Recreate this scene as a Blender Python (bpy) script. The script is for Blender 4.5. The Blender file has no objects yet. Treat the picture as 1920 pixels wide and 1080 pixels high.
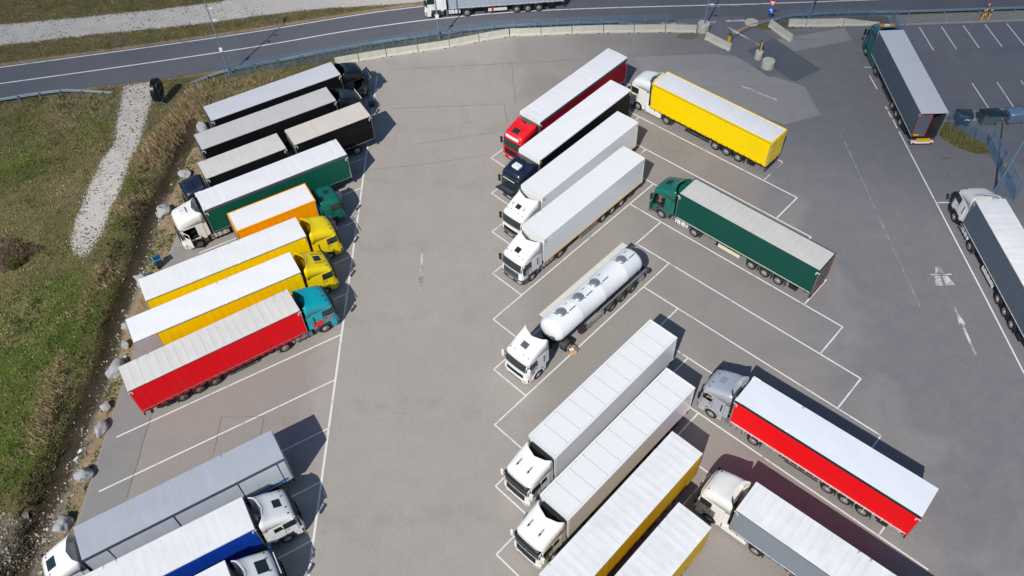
import bpy, math, random
import numpy as np
from mathutils import Vector, Matrix
random.seed(7); rng = np.random.default_rng(7)
PI = math.pi
S = bpy.context.scene
COL = S.collection

# ------------------------------------------------------------------ camera, world, sun
cd = bpy.data.cameras.new('camera'); cam = bpy.data.objects.new('camera', cd); COL.objects.link(cam)
cd.sensor_width = 36.0; cd.lens = 1553.8/1920*36.0; cd.clip_start = 1; cd.clip_end = 6000
p_, r_ = 0.877989, -0.046701
Fw = Vector((0, math.cos(p_), -math.sin(p_))); Rr = Vector((1, 0, 0)); Uu = Rr.cross(Fw)
R2 = Rr*math.cos(r_)+Uu*math.sin(r_); U2 = -Rr*math.sin(r_)+Uu*math.cos(r_)
m_ = Matrix((R2, U2, -Fw)).transposed().to_4x4(); m_.translation = (0, 0, 54.594); cam.matrix_world = m_
S.camera = cam
SUN_AZ, SUN_EL = math.radians(244), math.radians(45)          # direction TO the sun
W = bpy.data.worlds.new('World'); S.world = W; W.use_nodes = True
nt = W.node_tree; nt.nodes.clear()
sky = nt.nodes.new('ShaderNodeTexSky'); sky.sky_type = 'NISHITA'; sky.sun_disc = False
sky.sun_elevation = SUN_EL; sky.sun_rotation = PI/2-SUN_AZ; sky.altitude = 200; sky.ozone_density = 3.5; sky.dust_density = .4
bg = nt.nodes.new('ShaderNodeBackground'); bg.inputs[1].default_value = 0.08
ow = nt.nodes.new('ShaderNodeOutputWorld'); nt.links.new(sky.outputs[0], bg.inputs[0]); nt.links.new(bg.outputs[0], ow.inputs[0])
sd = bpy.data.lights.new('sun', 'SUN'); sd.energy = 3.6; sd.angle = math.radians(0.5); sd.color = (1, .955, .885)
sun = bpy.data.objects.new('sun', sd); COL.objects.link(sun)
to = Vector((math.cos(SUN_AZ)*math.cos(SUN_EL), math.sin(SUN_AZ)*math.cos(SUN_EL), math.sin(SUN_EL)))
sun.rotation_euler = to.to_track_quat('Z', 'Y').to_euler(); sun.location = to*300
S.view_settings.view_transform = 'Standard'; S.view_settings.look = 'None'
S.view_settings.exposure = 0.26; S.view_settings.gamma = 1.0; S.view_settings.use_curve_mapping = False

# ------------------------------------------------------------------ helpers
class MB:
    def __init__(s): s.v = []; s.f = []; s.m = []
    def add(s, vs, fs, mi=0):
        b = len(s.v); s.v += [tuple(v) for v in vs]
        for f in fs: s.f.append(tuple(b+i for i in f)); s.m.append(mi)
        return s
    def box(s, x0, x1, y0, y1, z0, z1, mi=0, M=None):
        vs = [Vector((x, y, z)) for z in (z0, z1) for y in (y0, y1) for x in (x0, x1)]
        if M is not None: vs = [M @ v for v in vs]
        return s.add(vs, [(0, 2, 3, 1), (4, 5, 7, 6), (0, 1, 5, 4), (2, 6, 7, 3), (0, 4, 6, 2), (1, 3, 7, 5)], mi)
    def tube(s, p, q, r, r2=None, n=8, mi=0, caps=True):
        p = Vector(p); q = Vector(q); r2 = r if r2 is None else r2
        d = (q-p).normalized(); a = d.orthogonal().normalized(); b = d.cross(a)
        vs = []
        for c, rr in ((p, r), (q, r2)):
            for i in range(n):
                t = 2*PI*i/n; vs.append(c+a*math.cos(t)*rr+b*math.sin(t)*rr)
        fs = [(i, (i+1) % n, n+(i+1) % n, n+i) for i in range(n)]
        if caps: fs += [tuple(range(n))[::-1], tuple(range(n, 2*n))]
        return s.add(vs, fs, mi)
    def beam(s, p, q, w, h, mi=0):
        p = Vector(p); q = Vector(q); d = q-p; L = d.length; d.normalize()
        up = Vector((0, 0, 1)) if abs(d.z) < .95 else Vector((1, 0, 0))
        y = up.cross(d).normalized(); z = d.cross(y)
        M = Matrix((d, y, z)).transposed().to_4x4(); M.translation = p
        return s.box(0, L, -w/2, w/2, -h/2, h/2, mi, M)
    def grid(s, fn, us, vs_, mi=0, flip=False):
        P = [fn(u, v) for v in vs_ for u in us]; n = len(us); fs = []
        for j in range(len(vs_)-1):
            for i in range(n-1):
                q = (j*n+i, j*n+i+1, (j+1)*n+i+1, (j+1)*n+i)
                fs.append(q[::-1] if flip else q)
        return s.add(P, fs, mi)
    def lathe(s, prof, n=24, axis='y', mi=0, M=None):
        vs = []
        for (a, r) in prof:
            for i in range(n):
                t = 2*PI*i/n
                v = Vector((r*math.cos(t), a, r*math.sin(t))) if axis == 'y' else Vector((r*math.cos(t), r*math.sin(t), a))
                if axis == 'x': v = Vector((a, r*math.cos(t), r*math.sin(t)))
                vs.append(M @ v if M is not None else v)
        fs = []
        for j in range(len(prof)-1):
            for i in range(n):
                fs.append((j*n+i, j*n+(i+1) % n, (j+1)*n+(i+1) % n, (j+1)*n+i))
        if prof[0][1] > 1e-4: fs.append(tuple(range(n)))
        if prof[-1][1] > 1e-4: fs.append(tuple((len(prof)-1)*n+i for i in range(n)))
        return s.add(vs, fs, mi)
    def mesh(s, name, mats, smooth=False):
        me = bpy.data.meshes.new(name); me.from_pydata(s.v, [], s.f)
        for m in (mats if isinstance(mats, (list, tuple)) else [mats]): me.materials.append(m)
        me.polygons.foreach_set('material_index', s.m)
        if smooth: me.polygons.foreach_set('use_smooth', [True]*len(s.f))
        me.update(); return me
    def build(s, name, mats, parent=None, loc=(0, 0, 0), smooth=False, bevel=0, solid=0, fix=True):
        me = s.mesh(name, mats, smooth)
        if fix:
            import bmesh
            bm = bmesh.new(); bm.from_mesh(me)
            if smooth: bmesh.ops.remove_doubles(bm, verts=bm.verts, dist=1e-4)
            bmesh.ops.recalc_face_normals(bm, faces=bm.faces); bm.to_mesh(me); bm.free()
        o = bpy.data.objects.new(name, me); COL.objects.link(o); o.location = loc
        if parent: o.parent = parent
        if solid:
            k = o.modifiers.new('s', 'SOLIDIFY'); k.thickness = solid; k.offset = -1
        if bevel:
            k = o.modifiers.new('b', 'BEVEL'); k.width = bevel; k.segments = 2; k.limit_method = 'ANGLE'; k.angle_limit = .6
            k.harden_normals = False
        if smooth:
            me.polygons.foreach_set('use_smooth', [True]*len(me.polygons))
            try:
                me.set_sharp_from_angle(angle=math.radians(38))
            except Exception: pass
        return o
def tag(o, label=None, cat=None, group=None, kind=None):
    for k, v in (('label', label), ('category', cat), ('group', group), ('kind', kind)):
        if v: o[k] = v
    return o
def empty(name, loc=(0, 0, 0), rz=0):
    o = bpy.data.objects.new(name, None); COL.objects.link(o); o.location = loc; o.rotation_euler = (0, 0, rz)
    o.empty_display_size = .3; return o
def inst(name, me, parent, loc, rz=0):
    o = bpy.data.objects.new(name, me); COL.objects.link(o); o.parent = parent; o.location = loc; o.rotation_euler = (0, 0, rz); return o

# --- value noise
_T = rng.random((256, 256))
def vn(x, y):
    xi = np.floor(x).astype(int); yi = np.floor(y).astype(int); fx = x-xi; fy = y-yi
    fx = fx*fx*(3-2*fx); fy = fy*fy*(3-2*fy)
    a = _T[xi % 256, yi % 256]; b = _T[(xi+1) % 256, yi % 256]; c = _T[xi % 256, (yi+1) % 256]; d = _T[(xi+1) % 256, (yi+1) % 256]
    return (a*(1-fx)+b*fx)*(1-fy)+(c*(1-fx)+d*fx)*fy
def fbm(x, y, sc, o=4):
    r = 0; a = .5; t = 0
    for i in range(o):
        r = r+a*vn(x/sc+17*i, y/sc+31*i); t += a; a *= .55; sc *= .47
    return r/t
def sdpoly(px, py, poly):       # signed distance, negative inside
    d = np.full(px.shape, 1e9); ins = np.zeros(px.shape, bool); n = len(poly)
    for i in range(n):
        x0, y0 = poly[i]; x1, y1 = poly[(i+1) % n]; ex, ey = x1-x0, y1-y0
        t = np.clip(((px-x0)*ex+(py-y0)*ey)/(ex*ex+ey*ey+1e-12), 0, 1)
        d = np.minimum(d, np.hypot(px-x0-t*ex, py-y0-t*ey))
        c = ((y0 <= py) & (y1 > py)) | ((y1 <= py) & (y0 > py))
        with np.errstate(divide='ignore', invalid='ignore'):
            xi = x0+(py-y0)*ex/(ey if ey != 0 else 1e-9)
        ins ^= c & (px < xi)
    return np.where(ins, -d, d)
def sdline(px, py, pts):
    d = np.full(px.shape, 1e9)
    for (x0, y0), (x1, y1) in zip(pts[:-1], pts[1:]):
        ex, ey = x1-x0, y1-y0
        t = np.clip(((px-x0)*ex+(py-y0)*ey)/(ex*ex+ey*ey+1e-12), 0, 1)
        d = np.minimum(d, np.hypot(px-x0-t*ex, py-y0-t*ey))
    return d

# ------------------------------------------------------------------ materials
class NT:
    def __init__(s, name):
        s.m = bpy.data.materials.new(name); s.m.use_nodes = True; s.t = s.m.node_tree; s.n = s.t.nodes
        s.b = s.n['Principled BSDF']
    def node(s, ty, **kw):
        n = s.n.new(ty)
        for k, v in kw.items(): setattr(n, k, v)
        return n
    def link(s, a, b): s.t.links.new(a, b)
    def coord(s, which='Object'):
        return s.node('ShaderNodeTexCoord').outputs[which]
    def noise(s, vec, scale, detail=4, rough=.55, dist=0):
        n = s.node('ShaderNodeTexNoise'); n.inputs['Scale'].default_value = scale; n.inputs['Detail'].default_value = detail
        n.inputs['Roughness'].default_value = rough; n.inputs['Distortion'].default_value = dist
        s.link(vec, n.inputs['Vector']); return n.outputs[0]
    def ramp(s, fac, stops):
        r = s.node('ShaderNodeValToRGB'); e = r.color_ramp.elements
        while len(e) < len(stops): e.new(.5)
        for q, (p, c) in zip(e, stops):
            q.position = p; q.color = (c, c, c, 1) if not hasattr(c, '__len__') else (*c, 1)
        s.link(fac, r.inputs[0]); return r.outputs[0]
    def mix(s, fac, a, b, mode='MIX'):
        x = s.node('ShaderNodeMix', data_type='RGBA', blend_type=mode)
        for sock, v in ((x.inputs[0], fac), (x.inputs[6], a), (x.inputs[7], b)):
            if hasattr(v, 'links'): s.link(v, sock)
            elif hasattr(v, '__len__'): sock.default_value = (*v, 1)
            else: sock.default_value = v
        return x.outputs[2]
    def math(s, op, a, b=0.0, c=0.0):
        x = s.node('ShaderNodeMath', operation=op)
        for i, v in enumerate((a, b, c)):
            if hasattr(v, 'links'): s.link(v, x.inputs[i])
            else: x.inputs[i].default_value = v
        return x.outputs[0]
    def bump(s, h, strength=.3, dist=.02):
        b = s.node('ShaderNodeBump'); b.inputs['Strength'].default_value = strength; b.inputs['Distance'].default_value = dist
        s.link(h, b.inputs['Height']); s.link(b.outputs[0], s.b.inputs['Normal'])
    def col(s, v):
        if hasattr(v, 'links'): s.link(v, s.b.inputs['Base Color'])
        else: s.b.inputs['Base Color'].default_value = (*v, 1)
    def set(s, **kw):
        for k, v in kw.items(): s.b.inputs[k.replace('_', ' ')].default_value = v
_mc = {}
def paint(name, c, rough=.3, metal=0, coat=.0, dirt=.1, vr=.22):
    if name in _mc: return _mc[name]
    k = NT(name); co = k.coord(); n = k.noise(co, 1.3, 5, .65)
    f = k.ramp(n, [(.35, 0.), (.75, 1.)])
    k.col(k.mix(k.math('MULTIPLY', f, dirt*2.2), c, tuple(x*.62+.03 for x in c)))
    k.link(k.ramp(n, [(.3, rough), (.8, min(1, rough+vr))]), k.b.inputs['Roughness'])
    k.set(Metallic=metal, Coat_Weight=coat); k.b.inputs['Coat Roughness'].default_value = .08
    _mc[name] = k.m; return k.m
def curtain_mat(name, c, rough=.5, spec=.18):
    if name in _mc: return _mc[name]
    k = NT(name); co = k.coord(); mp = k.node('ShaderNodeMapping'); mp.inputs['Scale'].default_value = (.35, 1, 1.1); k.link(co, mp.inputs[0])
    n = k.noise(mp.outputs[0], 1.2, 6, .6); f = k.ramp(n, [(.42, 0.), (.72, .5)])
    c2 = tuple(x*.82+.012 for x in c)
    base = k.mix(f, c, c2)
    n2 = k.noise(co, 9, 4, .7); base = k.mix(k.ramp(n2, [(.62, 0.), (.8, .25)]), base, tuple(x*.7+.02 for x in c))
    k.col(base); k.set(Roughness=rough); k.b.inputs['Specular IOR Level'].default_value = spec
    w = k.node('ShaderNodeTexWave', wave_type='BANDS', bands_direction='X'); w.inputs['Scale'].default_value = .55; w.inputs['Distortion'].default_value = 1.5
    w.inputs['Detail'].default_value = 2; k.link(co, w.inputs[0])
    k.bump(k.math('ADD', w.outputs[1], k.math('MULTIPLY', n2, .25)), .12, .05)
    _mc[name] = k.m; return k.m
def tarp_mat(name, c, bow=.65, line=0.0, linecol=(.35, .3, .25), dirt=.35, dirtcol=(.42, .39, .34), stripe=.06, phase=0, wl=.5):
    """roof tarpaulin: faint dirt, marks where the bows touch"""
    if name in _mc: return _mc[name]
    k = NT(name); co = k.coord(); sp = k.node('ShaderNodeSeparateXYZ'); k.link(co, sp.inputs[0])
    n = k.noise(co, .55, 7, .62); nf = k.noise(co, 5, 6, .7)
    mp = k.node('ShaderNodeMapping'); mp.inputs['Scale'].default_value = (2.6, .22, 1); k.link(co, mp.inputs[0])
    ns = k.noise(mp.outputs[0], 2.2, 5, .65)
    base = k.mix(k.math('MULTIPLY', k.ramp(n, [(.38, 0.), (.75, 1.)]), dirt), c, dirtcol)
    base = k.mix(k.math('MULTIPLY', k.ramp(ns, [(.45, 0.), (.8, 1.)]), dirt*.8), base, dirtcol)
    base = k.mix(k.math('MULTIPLY', k.ramp(nf, [(.62, 0.), (.74, 1.)]), dirt*.7), base, tuple(x*.6 for x in dirtcol))
    if line > 0:
        u = k.math('FRACT', k.math('DIVIDE', k.math('ADD', sp.outputs[0], 100*bow+bow*.5+phase), bow))
        d = k.math('ABSOLUTE', k.math('SUBTRACT', u, .5))
        wd = k.math('ADD', stripe, k.math('MULTIPLY', k.math('SUBTRACT', nf, .5), stripe*.8))
        msk = k.math('SUBTRACT', 1.0, k.math('SMOOTHSTEP', d, 0, 0)) if False else k.math('LESS_THAN', d, wd)
        yy = k.math('LESS_THAN', k.math('ABSOLUTE', sp.outputs[1]), 1.08)
        msk = k.math('MULTIPLY', msk, k.math('MULTIPLY', yy, k.ramp(n, [(.2, .45), (.7, 1.)])))
        base = k.mix(k.math('MULTIPLY', msk, line), base, linecol)
    k.col(base); k.set(Roughness=.6); k.b.inputs['Specular IOR Level'].default_value = .3
    k.bump(k.math('ADD', k.noise(co, 2.2, 6, .65), k.math('MULTIPLY', ns, .6)), .3, .035*wl*2)
    _mc[name] = k.m; return k.m
def simple(name, c, rough=.6, metal=0, nscale=6, var=.25, spec=.5):
    if name in _mc: return _mc[name]
    k = NT(name); n = k.noise(k.coord(), nscale, 5, .65)
    k.col(k.mix(k.ramp(n, [(.3, 0.), (.75, 1.)]), c, tuple(max(0, x*(1-var)) for x in c)))
    k.set(Roughness=rough, Metallic=metal); k.b.inputs['Specular IOR Level'].default_value = spec
    _mc[name] = k.m; return k.m
GLASS = simple('tinted_glass', (.02, .033, .03), .04, 0, 2, .3, .8)
BLACK = simple('black_plastic', (.012, .012, .013), .45)
DGREY = simple('dark_grey_plastic', (.05, .053, .06), .5)
GREYP = simple('slate_grey_plastic', (.09, .1, .12), .5)
RUB = simple('rubber', (.016, .016, .016), .85, 0, 9, .4)
CHAS = simple('chassis_grey', (.03, .031, .034), .6, 0, 5, .5)
ALU = simple('aluminium', (.52, .53, .54), .38, .75, 8, .25)
RIM = simple('wheel_steel', (.4, .4, .39), .45, .4, 7, .45)
RIMB = simple('brake_dust_steel', (.2, .16, .11), .6, .2, 7, .5)
GALV = simple('galvanised_steel', (.2, .29, .37), .55, .2, 10, .2)
GALVB = simple('blue_grey_galvanised_steel', (.16, .29, .42), .55, .2, 10, .2)
WHITE = paint('white_plastic', (.78, .78, .77), .4)
LAMP = simple('lamp_lens', (.62, .66, .7), .1, .1, 20, .4)
ORANGE = simple('orange_lens', (.9, .22, .02), .25)
REDL = simple('red_lens', (.6, .01, .01), .25)
YEL = simple('yellow_paint', (.85, .5, .01), .45)
DARKIN = simple('dark_interior', (.012, .013, .016), .8)
PLATE = simple('number_plate', (.75, .76, .76), .4)
CONC = None

# ------------------------------------------------------------------ ground
LOT = [(-31.5, 2), (-31.45, 25), (-31.35, 33), (-31.2, 40), (-31.0, 47), (-30.7, 52), (-30.2, 56.5), (-28.6, 61), (-26, 66.3), (-22.4, 71.5),
       (-19.2, 76), (-18.3, 78.3), (-15.8, 79.3), (-9.3, 80.7), (-2.4, 82.2), (.8, 83.2), (19, 83.0), (20.5, 84.2), (28.2, 84.2), (28.6, 82.2), (29.6, 81.6),
       (43.5, 81.8), (44.6, 81.3), (110, 80.2), (110, 2)]
RFAR = [(-120, 70.2), (-75, 78.4), (-56.9, 81.55), (-41.9, 83.98), (-28.57, 86.35), (-18.76, 88.49), (-12, 89.7), (-4, 90.6), (6, 91.2), (30, 90.9), (60, 90.3), (140, 89)]
RMID = [(-120, 67), (-75, 75.0), (-55.7, 78.19), (-41.08, 80.61), (-28.04, 83.03), (-18.44, 85.19), (-12, 86.35), (-6.99, 87.0), (1.34, 87.65), (11.62, 87.64), (24.48, 87.2), (41.68, 86.75), (140, 85)]
RNEAR = [(-120, 64.4), (-75, 72.4), (-54.7, 75.75), (-45.7, 76.7), (-38.79, 77.5), (-34.2, 78.3), (-27.5, 79.75), (-18.1, 81.8), (-7.2, 83.9), (1.42, 84.5), (14, 84.45), (20.5, 84.1), (28.2, 84.1), (30, 83.9), (36, 83.9), (60, 83.3), (140, 82.2)]
DITCH = [(-32.6, 70.2), (-32.6, 68.9), (-32.8, 67), (-33.0, 64), (-33.3, 60.6), (-33.8, 58), (-33.9, 54.2), (-33.7, 51), (-33.85, 46.8), (-33.85, 43.3), (-33.5, 40.4),
         (-33.65, 37.5), (-33.93, 34), (-34.1, 31.5), (-34.1, 29.5), (-34.4, 27.0), (-34.55, 23.3), (-34.8, 21), (-35, 12)]
PATH = [(-41.7, 76.9), (-41.1, 73.1), (-40.1, 66.9), (-40.6, 64.5), (-40.75, 60), (-40.75, 54.5), (-40.5, 52.3), (-39.3, 50.6), (-38.2, 50.6), (-37.6, 51.4), (-37.4, 54),
        (-37.6, 57), (-37.45, 60.4), (-37.6, 63.5), (-37.3, 66.7), (-37.75, 73.7), (-38.0, 77.5)]
GUP = [(-80, 88.8), (-60, 90.27), (-53.7, 90.7), (-44.3, 91.6), (-36.4, 92.7), (-28, 94.5), (-18, 97), (-6, 99)]
GLO = [(-4, 91.2), (-12, 90.6), (-20.3, 90.6), (-29.1, 89.4), (-35.6, 88.36), (-43.3, 87.55), (-51.8, 86.6), (-58.4, 85.84), (-80, 83.5)]
xs = np.unique(np.concatenate([np.array([-3000, -1200, -500, -250, -160, -120, -95]), np.arange(-82, -30.4, .28), np.arange(-30, 112, 2.0), np.array([150, 260, 520, 1200, 3000])]))
ys = np.unique(np.concatenate([np.array([-3000, -1000, -300, -100, -30, 0, 8]), np.arange(14, 112, .3), np.array([116, 125, 150, 200, 350, 700, 1500, 3000])]))
X, Y = np.meshgrid(xs, ys)
n1 = fbm(X, Y, 9); n2 = fbm(X+50, Y+80, 2.6); n3 = fbm(X+9, Y+33, .9, 3)
dl = sdpoly(X, Y, LOT); road_poly = RFAR+RNEAR[::-1]; dr = sdpoly(X, Y, road_poly)
dd = sdline(X, Y, DITCH)
Z = (n2-.5)*.28+(n3-.5)*.14
edge = np.clip(np.minimum(dl, dr)/1.6, 0, 1)
Z = Z*edge-.045
dw = 1.15+.5*(n2-.5)
Zd = -np.exp(-(dd/dw)**2*1.2)*(.8+.35*(n3-.5))*np.clip((72-Y)/4, 0, 1)
Z = Z+Zd*np.clip((dl-.2)/.8, 0, 1)
Z = np.where(np.minimum(dl, dr) < .25, np.minimum(Z, -.045), Z)
me = bpy.data.meshes.new('ground'); nx, ny = len(xs), len(ys)
co = np.stack([X, Y, Z], -1).reshape(-1, 3)
idx = np.arange(nx*ny).reshape(ny, nx)
q = np.stack([idx[:-1, :-1], idx[:-1, 1:], idx[1:, 1:], idx[1:, :-1]], -1).reshape(-1, 4)
def fast_mesh(me, co, faces, k):
    me.vertices.add(len(co)); me.vertices.foreach_set('co', co.astype(np.float32).ravel())
    me.loops.add(faces.size); me.loops.foreach_set('vertex_index', faces.astype(np.int32).ravel())
    me.polygons.add(len(faces)); me.polygons.foreach_set('loop_start', np.arange(0, faces.size, k, dtype=np.int32))
    me.update(calc_edges=True)
fast_mesh(me, co, q, 4)
def smooth01(x): x = np.clip(x, 0, 1); return x*x*(3-2*x)
def fields(X, Y):
    n1 = fbm(X, Y, 9); n2 = fbm(X+50, Y+80, 2.6); n3 = fbm(X+9, Y+33, .9, 3)
    dd = sdline(X, Y, DITCH)
    gp = sdpoly(X, Y, PATH); gb = sdpoly(X, Y, GUP+GLO)
    endp = smooth01((Y-50)/9)*.5+.5
    gravel = np.maximum(smooth01((.95-gp)/2.1)*endp, smooth01((.9-gb)/1.9))
    dl = sdpoly(X, Y, LOT); dfar = sdline(X, Y, RFAR); dnear = sdline(X, Y, RNEAR)
    sand = np.maximum(smooth01((1.1-dfar)/.9)*.9, smooth01((.9-dnear)/.8)*.55)
    verge = smooth01((33.6+X+.5*(n2-.5))/.7)*(X < -28)*(Y < 66)*(dl > -1)
    sand = np.maximum(sand, verge*.8)
    ditch = np.exp(-(dd/1.05)**2)*(Y < 71)*1.1
    bank = np.exp(-(np.clip((X+36.3)/1.05, -4, 4)+(n2-.5)*1.8)**2)*(Y < 66)*(X < -34.2)*smooth01((fbm(X+3, Y+60, 3.2)-.4)/.12)
    reed = np.clip(np.exp(-(((X+32.9)/1.5)**2+((Y-72.2)/3.2)**2))*1.5+np.exp(-(((X+35.1)/1.3)**2+((Y-66.5)/3.0)**2))*1.5+np.exp(-(((X+28.5)/4)**2+((Y-76.3)/1.0)**2))*.35-.12, 0, 1)
    rub = np.maximum(np.exp(-((X+33.1+(n2-.5))/.8)**2)*(Y < 60), smooth01((27.5-Y+(n2-.5)*3)/2)*smooth01((X+39)/2)*smooth01((-32.5-X)/.5))
    green = .0
    for (x, y, r, w) in [(-39.5, 43, 7, 1.1), (-38, 33, 6, 1.1), (-39, 29, 3, .9), (-41, 38, 5, .7), (-36.6, 61, 2.0, .8), (-36.5, 56, 1.4, .7), (-43, 71, 5, .6), (-50, 67, 6, .75), (-36.5, 48, 2, .7), (-36, 73, 2.5, .6), (-52, 74, 5, .2)]:
        green = np.maximum(green, w*np.exp(-(((X-x)/r)**2+((Y-y)/(r*1.3))**2)))
    dry = .25+.0*X
    for (x, y, r, w) in [(-48, 52, 6, .8), (-44, 45, 5, .7), (-45, 74, 6, .9), (-46, 35, 4, .5), (-42.5, 66, 2.5, .5), (-43, 60, 4, .5), (-28, 76, 5, .5)]:
        dry = np.maximum(dry, w*np.exp(-(((X-x)/r)**2+((Y-y)/(r*1.1))**2)))
    green = np.clip(green+(n1-.5)*1.3+(n2-.5)*.5-rub*.8, 0, 1); dry = np.clip(dry+bank*.75+reed+(n2-.5)*.9, 0, 1)
    return gravel, sand, ditch, green, dry, rub, bank, reed, verge
gr, sa, di, ge, dy, rub, bank, reed, verge = fields(X, Y)
for nm, arr3 in (('mask_a', (gr, sa, di)), ('mask_b', (ge, dy, rub))):
    a = me.color_attributes.new(nm, 'FLOAT_COLOR', 'POINT')
    c4 = np.stack([*arr3, np.ones_like(gr)], -1).reshape(-1, 4).astype(np.float32); a.data.foreach_set('color', c4.ravel())
me.polygons.foreach_set('use_smooth', [True]*len(me.polygons))
k = NT('field_ground'); co_ = k.coord()
A = k.node('ShaderNodeVertexColor', layer_name='mask_a'); B = k.node('ShaderNodeVertexColor', layer_name='mask_b')
sA = k.node('ShaderNodeSeparateColor'); k.link(A.outputs[0], sA.inputs[0]); sB = k.node('ShaderNodeSeparateColor'); k.link(B.outputs[0], sB.inputs[0])
f1 = k.noise(co_, 1.1, 8, .72); f2 = k.noise(co_, 7, 8, .75); f3 = k.noise(co_, .35, 5, .6)
def msk(m, w=.9, nz=f2, sharp=.14):     # noise-broken edge
    v = k.math('ADD', m, k.math('MULTIPLY', k.math('SUBTRACT', nz, .5), w))
    return k.ramp(v, [(.5-sharp, 0.), (.5+sharp, 1.)])
g1 = k.mix(k.ramp(f2, [(.35, 0.), (.68, 1.)]), (.045, .065, .012), (.15, .18, .04))
g2 = k.mix(k.ramp(f1, [(.35, 0.), (.68, 1.)]), (.10, .09, .035), (.22, .18, .085))
base = k.mix(msk(sB.outputs[0], .7, f1), g2, g1)
st = k.mix(k.ramp(f2, [(.35, 0.), (.68, 1.)]), (.16, .12, .06), (.40, .31, .17))
base = k.mix(k.math('MULTIPLY', msk(sB.outputs[1], .8, f2, .3), .75), base, st)
so = k.mix(k.ramp(f2, [(.35, 0.), (.7, 1.)]), (.22, .155, .09), (.54, .40, .25))
base = k.mix(msk(sA.outputs[1], 1.0, f2, .2), base, so)
rb = k.mix(k.ramp(k.noise(co_, 16, 6, .8), [(.42, 0.), (.6, 1.)]), (.06, .05, .038), (.42, .37, .30))
base = k.mix(k.math('MULTIPLY', msk(sB.outputs[2], .9, f1, .25), .8), base, rb)
base = k.mix(k.math('MULTIPLY', k.ramp(f3, [(.42, 0.), (.62, .55)]), k.ramp(f1, [(.4, 0.), (.62, 1.)])), base, (.04, .055, .018))
base = k.mix(k.math('MULTIPLY', msk(sA.outputs[2], .6, f1, .25), .85), base, k.mix(k.ramp(f2, [(.4, 0.), (.7, 1.)]), (.015, .012, .009), (.075, .055, .038)))
gv = k.mix(k.ramp(f2, [(.3, 0.), (.7, 1.)]), (.44, .41, .37), (.72, .67, .61))
gv = k.mix(k.ramp(f1, [(.55, 0.), (.75, .6)]), gv, (.32, .28, .22))
base = k.mix(msk(sA.outputs[0], 1.7, k.math('ADD', k.math('MULTIPLY', f2, .75), k.math('MULTIPLY', k.noise(co_, 2.6, 5, .7), .25)), .05), base, gv)
k.col(base); k.set(Roughness=.95); k.b.inputs['Specular IOR Level'].default_value = .15
k.bump(k.math('ADD', f2, k.noise(co_, 30, 4, .7)), .8, .08)
me.materials.append(k.m)
ground = bpy.data.objects.new('ground', me); COL.objects.link(ground); tag(ground, kind='structure')

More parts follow.
